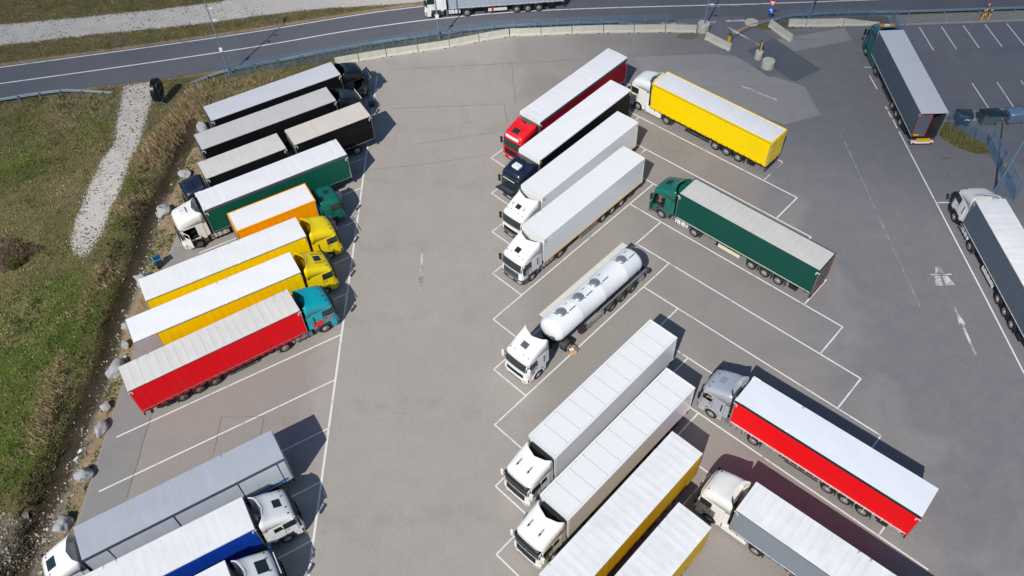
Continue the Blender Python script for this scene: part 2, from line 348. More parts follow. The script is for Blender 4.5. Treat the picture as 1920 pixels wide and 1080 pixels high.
def asphalt(name, c1, c2, grain=.35, blotch=.5, stain=.4, crack=True, c3=None):
    k = NT(name); co = k.coord(); g = k.noise(co, 14, 8, .85); b = k.noise(co, .16, 6, .6, .6); bb = k.noise(co, .7, 6, .65)
    base = k.mix(k.ramp(b, [(.32, 0.), (.7, 1.)]), c1, c2)
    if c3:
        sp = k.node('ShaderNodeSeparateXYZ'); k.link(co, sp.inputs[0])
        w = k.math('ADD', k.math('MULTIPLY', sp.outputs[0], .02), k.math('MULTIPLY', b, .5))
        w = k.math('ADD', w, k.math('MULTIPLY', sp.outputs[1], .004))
        base = k.mix(k.ramp(w, [(.55, 0.), (1.15, 1.)]) if False else k.ramp(w, [(.6, 0.), (1.08, 1.)]), base, c3)  # other asphalt towards the right, with bluish cloud shade put into its colour
    if c3:      # grime of parked lorries in the stalls
        def band(x0, x1, w): return k.math('MULTIPLY', k.ramp(k.math('ADD', k.math('DIVIDE', k.math('SUBTRACT', sp.outputs[0], x0), w), k.math('MULTIPLY', k.math('SUBTRACT', b, .5), 1.5)), [(0, 0.), (1, 1.)]), k.ramp(k.math('ADD', k.math('DIVIDE', k.math('SUBTRACT', x1, sp.outputs[0]), w), k.math('MULTIPLY', k.math('SUBTRACT', bb, .5), 1.5)), [(0, 0.), (1, 1.)]))
        gr_ = k.math('ADD', band(-60, -15.2, 1.6), band(-.2, 24.5, 3.0))
        base = k.mix(k.math('MULTIPLY', gr_, .5), base, (.225, .206, .19))
    base = k.mix(k.math('MULTIPLY', k.ramp(bb, [(.4, 0.), (.75, 1.)]), blotch*.5), base, tuple(x*.72 for x in c1))
    base = k.mix(k.math('MULTIPLY', k.ramp(g, [(.3, 1.), (.55, 0.)]), grain), base, tuple(x*.45 for x in c1))
    base = k.mix(k.math('MULTIPLY', k.ramp(g, [(.5, 0.), (.72, 1.)]), grain), base, tuple(min(1, x*1.6) for x in c1))
    gm = k.noise(co, 4.5, 5, .8)
    base = k.mix(k.math('MULTIPLY', k.ramp(gm, [(.3, 1.), (.5, 0.)]), grain*.75), base, tuple(x*.6 for x in c1))
    base = k.mix(k.math('MULTIPLY', k.ramp(gm, [(.52, 0.), (.75, 1.)]), grain*.6), base, tuple(min(1, x*1.35) for x in c1))
    o1 = k.noise(co, 1.6, 4, .6); o2 = k.noise(co, .25, 3, .5)
    base = k.mix(k.math('MULTIPLY', k.math('MULTIPLY', k.ramp(o1, [(.66, 0.), (.72, 1.)]), k.ramp(o2, [(.5, 0.), (.6, 1.)])), stain*.9), base, tuple(x*.42 for x in c1))
    wr = k.node('ShaderNodeTexWave', wave_type='RINGS'); wr.inputs['Scale'].default_value = .035; wr.inputs['Distortion'].default_value = 9; wr.inputs['Detail'].default_value = 3; wr.inputs['Detail Scale'].default_value = .4; k.link(co, wr.inputs[0])
    base = k.mix(k.math('MULTIPLY', k.math('MULTIPLY', k.ramp(wr.outputs[1], [(.9, 0.), (.97, 1.)]), k.ramp(bb, [(.42, 0.), (.6, 1.)])), stain*.4), base, tuple(x*.6 for x in c1))
    s1 = k.noise(co, .33, 7, .7, 1.2)
    base = k.mix(k.math('MULTIPLY', k.ramp(s1, [(.64, 0.), (.74, 1.)]), stain*.6), base, tuple(x*.5 for x in c1))
    mp = k.node('ShaderNodeMapping'); mp.inputs['Scale'].default_value = (1.0, .12, 1); mp.inputs['Rotation'].default_value = (0, 0, .5); k.link(co, mp.inputs[0])
    s2 = k.noise(mp.outputs[0], 1.1, 6, .7, .8)
    base = k.mix(k.math('MULTIPLY', k.ramp(s2, [(.55, 0.), (.75, 1.)]), stain*.4), base, tuple(x*.62 for x in c1))
    if crack:
        v = k.node('ShaderNodeTexVoronoi', feature='DISTANCE_TO_EDGE'); v.inputs['Scale'].default_value = .045
        wv = k.node('ShaderNodeVectorMath', operation='MULTIPLY_ADD'); nn = k.node('ShaderNodeTexNoise'); nn.inputs['Scale'].default_value = .5; nn.inputs['Detail'].default_value = 6
        k.link(co, nn.inputs['Vector']); k.link(nn.outputs[1], wv.inputs[0]); wv.inputs[1].default_value = (2.5, 2.5, 0); k.link(co, wv.inputs[2])
        k.link(wv.outputs[0], v.inputs['Vector'])
        cm = k.math('MULTIPLY', k.math('LESS_THAN', v.outputs[0], .0012), k.ramp(bb, [(.45, 0.), (.6, 1.)]))
        base = k.mix(k.math('MULTIPLY', cm, .14), base, tuple(x*.3 for x in c1))
    k.col(base); k.set(Roughness=.9); k.b.inputs['Specular IOR Level'].default_value = .25
    k.bump(g, .35, .012); return k.m
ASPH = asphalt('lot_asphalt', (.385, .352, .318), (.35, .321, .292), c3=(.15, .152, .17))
ROADM = asphalt('road_asphalt', (.115, .122, .145), (.14, .143, .158), .25, .3, .2, False)
DARKA = asphalt('patched_asphalt', (.10, .11, .135), (.13, .138, .155), .25, .5, .4, False)
PARKA = asphalt('car_park_asphalt', (.15, .156, .178), (.178, .182, .2), .25, .5, .5, False)
LIGHTA = asphalt('smooth_asphalt', (.29, .28, .278), (.262, .255, .255), .25, .35, .4, False)
EDGEA = asphalt('stall_end_asphalt', (.25, .24, .23), (.28, .268, .25), .3, .4, .3, False)
def sheet(name, poly, mat, z, kind='structure'):
    m = MB(); m.add([(x, y, z) for x, y in poly], [tuple(range(len(poly)))])
    o = m.build(name, mat, fix=False)
    if o.data.polygons[0].normal.z < 0: o.data.flip_normals()
    tag(o, kind=kind); return o
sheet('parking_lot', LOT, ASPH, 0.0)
sheet('road', road_poly, ROADM, .004)
sheet('car_park', [(44.3, 81.2), (110, 80.1), (110, 30), (60, 30), (54, 50), (49.5, 56), (47.5, 60.5), (44.2, 64.3)], PARKA, .004)
sheet('asphalt_patch', [(24.6, 84.6), (20.2, 84.6), (22.2, 83), (23.2, 80.2), (25.4, 78.6), (27.27, 77.74), (30.66, 79.82), (30.0, 81.4), (28.4, 82.4), (28.2, 84.6)], PARKA, .008)
sheet('asphalt_patch', [(27.2, 77.8), (30.7, 79.9), (34.3, 73.85), (31, 71.9)], DARKA, .012)
sheet('asphalt_patch', [(23.3, 78.8), (25.3, 77.5), (26.7, 75.7), (28.5, 72.9), (29.6, 73.3), (31, 71.95), (27.2, 77.75), (25.4, 78.6)], PARKA, .012)
sheet('asphalt_patch', [(30.9, 79.7), (39, 81.3), (39.2, 78.9), (33.6, 77.6), (32.3, 77.3)], LIGHTA, .008)
sheet('asphalt_patch', [(14.5, 77.7), (23.3, 77.6), (26.9, 76.5), (29, 73), (31.9, 71), (32.2, 66.2), (28.3, 65), (22, 69.5), (16, 72)], LIGHTA, .004)
sheet('asphalt_patch', [(-31.4, 3), (-31.25, 36), (-31, 45), (-30.4, 52), (-29.2, 52), (-29.2, 44), (-28.3, 34.3), (-28.4, 3)], EDGEA, .004)
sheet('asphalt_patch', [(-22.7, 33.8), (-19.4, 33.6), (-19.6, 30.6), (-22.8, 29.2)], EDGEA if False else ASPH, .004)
# markings: thin strips of worn paint
def line_mat(name, c, wear):
    k = NT(name); co = k.coord(); n = k.noise(co, 9, 7, .8); n2 = k.noise(co, .8, 4, .6)
    w = k.math('ADD', n, k.math('MULTIPLY', k.math('SUBTRACT', n2, .5), .8))
    k.col(k.mix(k.ramp(w, [(wear, 0.), (wear+.14, 1.)]), c, (.2, .19, .18))); k.set(Roughness=.8); return k.m
LM = line_mat('white_road_paint', (.72, .71, .69), .57); LMW = line_mat('worn_road_paint', (.6, .6, .6), .44); LMF = line_mat('faded_road_paint', (.36, .36, .36), .38)
SEAMM = simple('seam_bitumen', (.19, .178, .165), .85, 0, 1.2, .6)
def strips(name, segs, w, mat, z=.014):
    m = MB()
    for (a, b) in segs:
        a = Vector((*a, z)); b = Vector((*b, z)); d = (b-a).normalized(); n = Vector((-d.y, d.x, 0))*w/2
        m.add([a-n, b-n, b+n, a+n], [(0, 1, 2, 3)])
    o = m.build(name, mat, fix=False); tag(o, kind='structure'); return o
def poly_strip(name, pts, w, mat, z=.014):
    m = MB(); V = []
    for i, p in enumerate(pts):
        a = Vector(pts[max(0, i-1)]); b = Vector(pts[min(len(pts)-1, i+1)]); d = (b-a).normalized(); n = Vector((-d.y, d.x))*w/2
        V += [(p[0]-n.x, p[1]-n.y, z), (p[0]+n.x, p[1]+n.y, z)]
    m.add(V, [(2*i, 2*i+2, 2*i+3, 2*i+1) for i in range(len(pts)-1)])
    o = m.build(name, mat, fix=False)
    if o.data.polygons[0].normal.z < 0: o.data.flip_normals()
    tag(o, kind='structure'); return o
def catmull(pts, n=6):
    out = []
    P = [pts[0]]+list(pts)+[pts[-1]]
    for i in range(1, len(P)-2):
        p0, p1, p2, p3 = [np.array(P[j], float) for j in (i-1, i, i+1, i+2)]
        for t in np.linspace(0, 1, n, endpoint=False):
            out.append(tuple(.5*((2*p1)+(-p0+p2)*t+(2*p0-5*p1+4*p2-p3)*t*t+(-p0+3*p1-3*p2+p3)*t**3)))
    out.append(tuple(pts[-1])); return out
LW = .12
s1, s2, s3 = [], [], []
Pk = lambda k: (-1.46-.055*k, 62.09-5.014*k)
Dk = lambda k: (13.98-.045*k, 77.33-5.018*k)
for kk in range(-1, 11):
    if kk >= 0:
        s1.append((Pk(kk), Dk(kk)))
        fx, fy = Pk(kk); s2.append(((fx, fy), (fx+2.42, fy-2.58)))
    elif kk == -1: s1.append(((1.1, 69.8), (13.9, 72.3))) if False else None
Rs = lambda k: (11.3-.03*(k-4), 54.78-5.04*(k-4)) if k >= 4 else (13.0-.03*(k-1), 63.12+.0-4.9*(k-2)) if k == 2 else ((13.0, 68.16) if k == 1 else (12.95, 58.26))
Re = lambda k: (26.67-.045*(k-4), 39.58-5.0*(k-4))
for kk in range(1, 9):
    a = {1: (12.9, 68.25), 2: (12.95, 63.15), 3: (12.95, 58.26), 4: (11.3, 54.78), 5: (11.32, 49.7), 6: (11.25, 44.7), 7: (12.2, 38.75), 8: (12.6, 33.2)}[kk]
    s1.append((a, Re(kk)))
    if kk < 8: s2.append((Re(kk), (Re(kk)[0]-2.47, Re(kk)[1]-2.47)))
s1.append(((12.6, 28.1), (26.5, 14.2)))
s1.append(((12.9, 73.3), (26.66, 59.5)))
s3 += [((26.66, 59.43), (25.9, 58.7)), ((25.1, 57.9), (24.2, 57.0))]
strips('parking_lines', s1, LW, LM); strips('parking_lines', s2, LW, LM, .018)
LL = lambda y: (-13.67-(76.2-y)*.0152, y)
s4 = []
c28, s28 = math.cos(math.radians(28.3)), math.sin(math.radians(28.3))
for i, y in enumerate([71.84, 67.4, 63.04, 58.68, 54.26, 49.89, 45.58, 41.21, 36.76, 32.39, 27.99, 23.63, 19.2]):
    L = 18.45; x0, y0 = LL(y)
    if y > 54: L = 16
    s4.append(((x0, y0), (x0-L*c28, y0-L*s28)))
strips('parking_lines', s4, LW, LM)
poly_strip('parking_lines', [LL(76.3), LL(69), LL(55), LL(40), LL(12)], .17, LM, .018)
poly_strip('road_lines', catmull(RMID), .17, LM); 
poly_strip('road_lines', catmull([(x, y-.28) for x, y in RFAR]), .16, LM)
s5 = [((39.08, 72.43), (39.13, 69.98)), ((39.09, 67.19), (39.12, 66.62)), ((39.08, 66.33), (39.12, 65.3)), ((39.15, 65.05), (39.12, 63.67)), ((39.01, 73.86), (39.79, 73.8)),
      ((39.14, 63.2), (39.2, 42)), ((39.2, 42), (39.1, 14)), ((39.29, 53.1), (40.5, 53.03))]
strips('road_lines', s5, .13, LM)
strips('road_lines', [((33.4, 63.3), (33.45, 52.5)), ((33.45, 52), (33.54, 41.35))], .12, LMF)
strips('road_lines', [((18.6, 83.95), (20.2, 83.7)), ((23.3, 83.75), (24.9, 83.7)), ((26.0, 83.75), (28.2, 83.7))], .36, LMW)
strips('road_lines', [((24.9, 86.8), (25.9, 86.78)), ((27.3, 86.8), (28.3, 86.78)), ((29.7, 86.82), (30.7, 86.8))], .1, LMW)
cl = [(47.33, 80.76), (47.32, 76.24), (49.8, 80.72), (49.81, 76.29), (52.27, 80.73), (52.34, 76.34), (54.73, 80.69), (54.86, 76.34), (57.18, 80.64), (57.3, 76.44), (59.7, 80.6), (59.75, 76.4),
      (49.18, 70.27), (49.24, 66.18), (51.8, 70.25), (51.77, 66.12), (54.33, 70.33), (54.31, 66.1), (56.8, 70.3), (56.8, 66.1)]
strips('parking_lines', list(zip(cl[::2], cl[1::2])), .12, LM)
strips('parking_lines', [((49.2, 57.2), (51.5, 52.0))], .12, LM, .018)
strips('parking_lines', s3, .12, LMW, .022)
def arrow(name, tail, tip, shaft, head, hl, mat, bar=None):
    a = Vector(tail); b = Vector(tip); d = (b-a).normalized(); n = Vector((-d.y, d.x)); c = b-d*hl
    P = [a-n*shaft/2, c-n*shaft/2, c-n*head/2, b, c+n*head/2, c+n*shaft/2, a+n*shaft/2]
    o = sheet(name, [(p.x, p.y) for p in P], mat, .014)
    return o
arrow('arrow_marking', (-7.86, 50.45), (-7.87, 45.5), .2, .5, 1.9, LMW)
arrow('arrow_marking', (36.18, 36.3), (36.33, 41.15), .22, .55, 1.9, LMW)
arrow('arrow_marking', (28.4, 69.0), (25.1, 71.7), .24, .6, 1.5, LMW)
arrow('arrow_marking', (28.8, 78.7), (25.9, 82.7), .2, .6, 1.8, LMW)
for pl in ([(35.62, 43.4), (36.22, 43.38), (36.42, 44.43), (35.9, 44.45)], [(36.45, 43.4), (37.23, 43.38), (36.98, 44.42), (36.55, 44.43)],
           [(36.08, 44.74), (36.38, 44.74), (36.5, 45.4), (36.3, 45.42)], [(36.5, 44.74), (36.8, 44.74), (36.68, 45.38), (36.55, 45.4)],
           [(35.6, 44.68), (35.65, 44.55), (37.35, 44.5), (37.42, 44.62)]):
    sheet('motorway_marking', pl, LMW, .014)
SM = [[(-12.28, 77.37), (-2.38, 77.49), (6.76, 77.56), (14.28, 77.76), (23.28, 77.55)], [(1.1, 77.41), (1.29, 70.35)], [(-11.71, 70.52), (.06, 70.45), (.35, 67.37)],
      [(-8.97, 64.7), (-.5, 65.99)], [(-28.25, 34.2), (-28.32, 27.36)], [(-22.76, 30.7), (-22.71, 33.81), (-19.44, 33.63), (-19.51, 31.2)],
      [(31.89, 71.04), (31.97, 66.17), (28.26, 65.0)], [(27.2, 77.7), (30.7, 79.9), (34.3, 73.8), (31, 71.9)], [(40.6, 62.5), (41.6, 58), (41.8, 54.6)], [(42.5, 62), (43.4, 57.5), (43.3, 55)],
      [(14.3, 64.9), (15.4, 63.5), (15.6, 61.9), (17.5, 61.7)], [(19, 71.8), (31.8, 71)], [(-15, 61), (-8, 61.6), (-2, 62.5)], [(28.5, 79), (30.7, 79.9), (37, 79.0)]]
for i, pts in enumerate(SM):
    pts = [(a[0]+(b[0]-a[0])*t/12, a[1]+(b[1]-a[1])*t/12) for a, b in zip(pts[:-1], pts[1:]) for t in range(12)]+[pts[-1]]; pts = [(x+.03*math.sin(3.1*x+1.7*y), y+.03*math.sin(2.3*x-y)) for x, y in pts]
    poly_strip('asphalt_seam', pts, .035, SEAMM, .016+.0001*i)
# kerbs
KERB = simple('kerb_concrete', (.36, .355, .34), .85, 0, 5, .3)
m = MB(); m.beam((44.5, 81.36, .06), (110, 80.3, .06), .16, .14); tag(m.build('kerb', KERB, bevel=.015), kind='structure')
m = MB(); m.beam((43.9, 64.3, .06), (62, 64.3, .06), .16, .14); tag(m.build('kerb', KERB, bevel=.015), kind='structure')
GRAVM = None
k = NT('grey_gravel'); co_ = k.coord(); v = k.node('ShaderNodeTexVoronoi'); v.inputs['Scale'].default_value = 9; k.link(co_, v.inputs['Vector'])
k.col(k.mix(v.outputs[0], (.12, .115, .11), (.36, .35, .34))); k.set(Roughness=.95); k.bump(v.outputs[0], 1, .05); GRAVM = k.m
sheet('gravel_strip', [(29.7, 81.75), (43.6, 81.9), (44.5, 81.42), (110, 80.35), (110, 82.6), (60, 83.3), (36, 83.8), (30, 83.8)], GRAVM, .006) if False else None
sheet('gravel_strip', [(44.4, 81.45), (110, 80.4), (110, 82.4), (60, 83.1), (44.4, 83.3)], GRAVM, .006)
sheet('gravel_strip', [(43.9, 64.4), (62, 64.4), (62, 65.9), (49.5, 65.9), (44.6, 65.7)], GRAVM, .008)

# ------------------------------------------------------------------ lorries
def wheel_meshes():
    def tyre(w):
        m = MB(); r = .5
        m.lathe([(-w, .29), (-w, .44), (-w+.04, .485), (-w+.08, r), (-.08, r), (-.03, .485), (0, .44), (0, .29), (-.06, .285)], 28)
        return m.mesh('tyre', RUB, True)
    def rim(mat, deep, hub):
        m = MB()
        m.lathe([(-.01, .30), (.0, .285), (-.04, .265), (-deep, .235), (-deep, .15), (-deep+.05, .125), (-deep+hub, .11), (-deep+hub, .0001)], 24)
        for i in range(10):
            t = 2*PI*i/10; m.lathe([(-deep+.004, .028), (-deep+.006, .0001)], 8, mi=1, M=Matrix.Translation((.195*math.cos(t), 0, .195*math.sin(t))))
        m.lathe([(-.2, .292), (-.2, .0001)], 20, mi=1)
        return m.mesh('rim', [mat, BLACK], True)
    return {'single': tyre(.34), 'dual': tyre(.6)}, {'steer': rim(RIM, .05, .12), 'drive': rim(RIM, .13, .16), 'trailer': rim(RIM, .06, .14), 'dirty': rim(RIMB, .06, .14)}
TY, RM = wheel_meshes()
def wheel(parent, x, side, kind, z=.5, y=1.25, rim=None):
    t = inst('wheel', TY['dual' if kind == 'drive' else 'single'], parent, (x, side*y, z), 0 if side > 0 else PI)
    inst('rim', RM[rim or kind], t, (0, 0, 0)); return t

def interp(x, pts):
    if x <= pts[0][0]: return pts[0][1]
    for (a, b), (c, d) in zip(pts[:-1], pts[1:]):
        if x <= c: return b+(d-b)*(x-a)/(c-a)
    return pts[-1][1]
STY = {  # roof profile: distance behind the cab front -> height
 'wing': [(.24, 2.78), (.34, 3.0), (.6, 3.18), (1.2, 3.42), (1.8, 3.66), (2.35, 3.84)],
 'tall': [(.22, 2.8), (.28, 3.05), (.4, 3.3), (.7, 3.48), (1.3, 3.62), (1.9, 3.72), (2.35, 3.8)],
 'box': [(.2, 2.85), (.24, 3.2), (.34, 3.48), (.6, 3.62), (1.4, 3.68), (2.1, 3.72), (2.35, 3.74)],
 'low': [(.24, 2.78), (.3, 2.95), (.5, 3.06), (1.2, 3.14), (1.7, 3.22), (2.35, 3.24)],
}
XF = [(.3, -.1), (.45, -.02), (.95, 0), (1.75, -.05), (2.7, -.25), (2.9, -.3)]
HW = [(.3, 1.2), (.6, 1.24), (2.0, 1.24), (2.7, 1.2), (3.0, 1.16)]
def xfront(y, z):
    hw = interp(z, HW); r = .3; x = interp(z, XF)-.07*(y/hw)**2; a = abs(y)-(hw-r)
    if a > 0: x -= r-math.sqrt(max(0, r*r-a*a))
    return x
def frange(a, b, n): return [a+(b-a)*i/(n-1) for i in range(n)]
def make_cab(root, F, c):
    """F: x of the cab front in the lorry's own frame; c: options"""
    P = c['paint']; low = c.get('low', P); H = STY[c.get('style', 'wing')]; L = 2.25
    cab_loc = (F, 0, 0); op = c.get('open', 0); ow = c.get('window_open', 0)
    m = MB(); zl = [.95, 1.14, 1.3, 1.6, 1.92, 2.2, 2.6, 2.78]
    sx = [-L, -2.05, -1.93, -1.6, -1.2, -.82, -.45]
    def ring(z):
        hw = interp(z, HW); pts = [(x, hw) for x in sx]
        fy = [hw-.3+.3*math.sin(t) for t in frange(PI/2, 0, 6)][1:]+frange(hw-.3, -(hw-.3), 7)[1:]+[-(hw-.3)-.3*math.sin(t) for t in frange(0, PI/2, 6)][1:-1]
        pts += [(xfront(y, z), y) for y in fy]
        pts += [(x, -hw) for x in sx[::-1]]
        return [(x, y, z) for x, y in pts]
    rings = [ring(z) for z in zl]; n = len(rings[0]); b = 0
    V = [p for r in rings for p in r]; F_ = []
    for j in range(len(zl)-1):
        for i in range(n):
            k2 = (i+1) % n; p = rings[j][i]; q2 = rings[j][k2]
            xa, xb = sorted((p[0], q2[0])); side = 1 if p[1] > 1.1 and q2[1] > 1.1 else -1 if p[1] < -1.1 and q2[1] < -1.1 else 0
            if side and xa >= -1.94 and xb <= -.81 and zl[j] < 1.13: continue          # wheel arch
            if side and op == side and xa >= -1.61 and xb <= -.44 and 1.29 <= zl[j] < 2.59: continue   # doorway
            if side and ow == side and xa >= -1.21 and xb <= -.44 and 1.91 <= zl[j] < 2.59: continue   # lowered window
            F_.append((j*n+i, j*n+k2, (j+1)*n+k2, (j+1)*n+i))
    F_.append(tuple((len(zl)-1)*n+i for i in range(n)))
    m.add(V, F_)
    cab = m.build('cab', P, root, cab_loc, smooth=True)
    cab.data.materials.append(P)
    # roof shell
    m = MB(); zb = 2.6
    rearx = lambda y: -(1.98+.6*abs(y/1.2)**2.2) if c.get('style') != 'low' else -2.0
    ss = [.235, .26, .3, .36, .45, .6, .8, 1.1, 1.5, 1.9, 2.25]
    def shell(u, s):       # u -1..1 -> angle
        a = u*PI/2; sn, cs = math.sin(a), max(0., math.cos(a)); hw = 1.195
        t = (s-ss[0])/(ss[-1]-ss[0])
        n_ = 3.4+(6*t*t if c.get('style') != 'low' else 0); y = hw*math.copysign(abs(sn)**(2/n_), sn); zt = interp(s, H)
        if c.get('style') != 'low': zt += .15*t**4*abs(y/hw)**2
        z = zb+(zt-zb)*cs**(2/n_)
        fr = .07*(y/hw)**2+(.3-math.sqrt(max(0, .09-max(0, abs(y)-(hw-.3))**2)))*(1-t)**2
        x = -s-fr*(1-t)
        x = x*(1-t)+t*rearx(y) if t > .6 else x
        if t > .6: x = -s*(1-(t-.6)/.4)+rearx(y)*(t-.6)/.4
        return (x, y, z)
    us = frange(-1, 1, 25)
    m.grid(shell, us, ss, 0, True)
    m.grid(lambda u, v: (-.225-.05*0-.07*(shell(u, ss[0])[1]/1.195)**2-(.3-math.sqrt(max(0, .09-max(0, abs(shell(u, ss[0])[1])-.895)**2))), shell(u, ss[0])[1], 2.6+(shell(u, ss[0])[2]-2.6)*v), us, [0, 1], 0)
    rf = m.build('roof_fairing', P, cab, smooth=True, solid=.035, fix=False)
    if sum(p.normal.z for p in rf.data.polygons) < 0: rf.data.flip_normals()
    if c.get('style') != 'low':   # side deflectors behind the cab
        for sd_ in (-1, 1):
            m = MB(); m.add([(-2.26, sd_*1.215, 1.05), (-2.62, sd_*1.2, 1.15), (-2.6, sd_*1.18, 2.6), (-2.52, sd_*1.165, 3.1), (-2.26, sd_*1.19, 2.75)], [(0, 1, 2, 3, 4)])
            m.build('side_fairing', P, cab, solid=.03)
    def rz(x, y):
        zt = interp(-x, H); n_ = 3.4+(6*min(1, max(0, (-x-.235)/2.015))**2 if c.get('style') != 'low' else 0); return 2.6+(zt-2.6)*(1-min(1, abs(y)/1.195)**n_)**(1/n_)
    def roofpatch(name, x0, x1, w, mat, h=.02, yc=0):
        m = MB(); us = frange(x0, x1, 3); vs = frange(yc-w/2, yc+w/2, 5)
        m.grid(lambda u, v: (u, v, rz(u, v)+h), us, vs, 0)
        ed = [(u, v) for u in us for v in (vs[0],)]+[(us[-1], v) for v in vs[1:]]+[(u, vs[-1]) for u in us[::-1][1:]]+[(us[0], v) for v in vs[::-1][1:]]
        V = [(u, v, rz(u, v)+h) for u, v in ed]+[(u, v, rz(u, v)-.02) for u, v in ed]; nn = len(ed)
        m.add(V, [(i, (i+1) % nn, nn+(i+1) % nn, nn+i) for i in range(nn)])
        return m.build(name, mat, cab)
    for (x0, x1, w, mt, yc) in c.get('hatch', []): roofpatch('sunroof', x0, x1, w, mt, .025, yc)
    for (x0, x1, w, yc) in c.get('roofline', []): roofpatch('roof_rail', x0, x1, w, BLACK, .05, yc)
    if c.get('horns'):
        for yy in (.42, -.55):
            m = MB()
            for dx in (0, .07): m.tube((-.75, yy+dx, rz(-.75, yy)+.07), (-1.3, yy+dx, rz(-1.3, yy)+.07), .018, n=6)
            m.box(-.95, -.88, yy-.03, yy+.1, rz(-.9, yy)-.02, rz(-.9, yy)+.08)
            m.build('air_horn', [CHAS], cab)
    if c.get('dots', 1):
        for yy in c.get('dots_y', (-.9, -.45, .45, .9)):
            m = MB(); m.box(-.66, -.58, yy-.04, yy+.04, rz(-.6, yy)-.03, rz(-.6, yy)+.035); m.build('marker_lamp', BLACK, cab)
    if c.get('ac'):
        m = MB(); z0 = rz(-1.1, .35); m.box(-1.5, -.85, -.4, .4, z0-.08, z0+.2); a = m.build('air_conditioner', WHITE, cab, bevel=.07)
        m = MB(); m.tube((-1.1, .1, z0+.2), (-1.1, .1, z0+.215), .16, n=20); m.build('fan_cover', PLATE, a)
    # glass and front
    def front(name, y0, y1, z0, z1, mat, off=.012, ny=15, nz=5, par=cab, zo=0, mats=None):
        m = MB(); m.grid(lambda y, z: (xfront(y, z)+off+zo*(z-z0), y, z), frange(y0, y1, ny), frange(z0, z1, nz), 0)
        return m.build(name, mat, par, smooth=True, solid=.0)
    front('windscreen', -1.13, 1.13, 1.83, 2.66, GLASS)
    front('panel_gap', -1.1, 1.1, 1.73, 1.76, BLACK, .012, 15, 2)
    m = MB()
    for yy in (-.75, .05): m.beam((xfront(yy, 1.86)+.03, yy, 1.86), (xfront(yy+.6, 1.98)+.035, yy+.62, 1.96), .02, .02)
    m.build('wiper', BLACK, cab)
    gcol = c.get('grille', BLACK); zt = c.get('gt', 1.68)
    front('grille', -.86, .86, 1.02, zt, gcol, .014)
    m = MB()
    for i in range(5):
        z = 1.06+i*(zt-1.12)/4; yy = frange(-.82, .82, 9)
        m.grid(lambda y, v: (xfront(y, z)+.015+.03*v, y, z+.035*v), yy, [0, 1], 0)
        m.grid(lambda y, v: (xfront(y, z)+.045, y, z+.035+.02*v), yy, [0, 1], 0)
    m.build('grille_bar', c.get('bars', DGREY), cab)
    # bumper
    m = MB(); zz = [.34, .45, .7, .98]
    yy = [-1.2-.02]+frange(-1.2, 1.2, 21)+[1.22]
    ylist = [1.22*math.sin(a) if False else a for a in frange(-1.235, 1.235, 25)]
    def bf(y, z):
        return (xfront(max(-1.2, min(1.2, y)), z)+.03, y, z)
    m.grid(bf, ylist, zz, 0)
    for sd_ in (-1, 1):
        m.add([(-.3, sd_*1.235, .34), (-.8, sd_*1.235, .36), (-.8, sd_*1.235, .98), (-.3, sd_*1.235, .98)], [(0, 1, 2, 3)])
    m.grid(lambda y, v: (xfront(max(-1.2, min(1.2, y)), .98)+.03-v*.35, y, .98), ylist, [0, 1], 0)
    bp = m.build('bumper', c.get('bumper', low), cab, smooth=True)
    front('air_intake', -.7, .7, .5, .66, BLACK, .036)
    front('number_plate', -.27, .27, .68, .8, PLATE, .046, 3, 2)
    for sd_ in (-1, 1):
        a, b2 = sorted((sd_*.8, sd_*1.12)); front('headlight', a, b2, .62, .84, LAMP, .04, 5, 3)
    # arches, steps
    for sd_ in (-1, 1):
        m = MB()
        for r0, r1, y0, y1 in ((.56, .66, 1.0, 1.262),):
            V = []; N = 14
            for i in range(N+1):
                t = -.1+(PI+.2)*i/N
                for r in (r0, r1):
                    for y in (y0, y1): V.append((-1.38+r*math.cos(t), sd_*y, .5+r*math.sin(t)))
            for i in range(N):
                b = 4*i; m.add([V[j] for j in range(b, b+8)], [(0, 4, 5, 1), (2, 3, 7, 6), (1, 5, 7, 3), (0, 2, 6, 4)])
        m.box(-2.24, -2.02, sd_*1.1-.12, sd_*1.1+.12, .45, .95)
        m.box(-.8, -.74, sd_*1.1-.12, sd_*1.1+.12, .4, .95)
        m.build('wheel_arch', c.get('arch', DGREY), cab)
    # side windows, doors, mirrors
    for sd_ in (-1, 1):
        hwf = lambda z: interp(z, HW)
        if not (op == sd_):
            if ow != sd_:
                m = MB(); zs = [1.9, 2.05, 2.35, 2.58]
                x0 = {1.9: -.5, 2.05: -.38, 2.35: -.4, 2.58: -.45}; x1 = {1.9: -1.22, 2.05: -1.28, 2.35: -1.28, 2.58: -1.24}
                m.grid(lambda u, z: (x0[z]*(1-u)+x1[z]*u, sd_*(hwf(z)+.016), z), [0, 1], zs)
                m.build('side_window', GLASS, cab)
            m = MB()
            m.grid(lambda u, z: (-.4-u*.85, sd_*(hwf(z)+.009), z), [0, .5, 1], [1.16, 1.3, 1.55, 1.9])
            m.build('door', c.get('door', P), cab)
            for xg in (-.415, -1.265):
                m = MB(); m.grid(lambda u, z: (xg-.022*u, sd_*(hwf(z)+.0125), z), [0, 1], [1.16, 1.3, 1.55, 1.9, 2.2, 2.55]); m.build('door_gap', BLACK, cab)
            m = MB(); m.box(-1.16, -.98, sd_*1.255-.014, sd_*1.255+.014, 1.66, 1.72); m.build('door_handle', BLACK, cab)
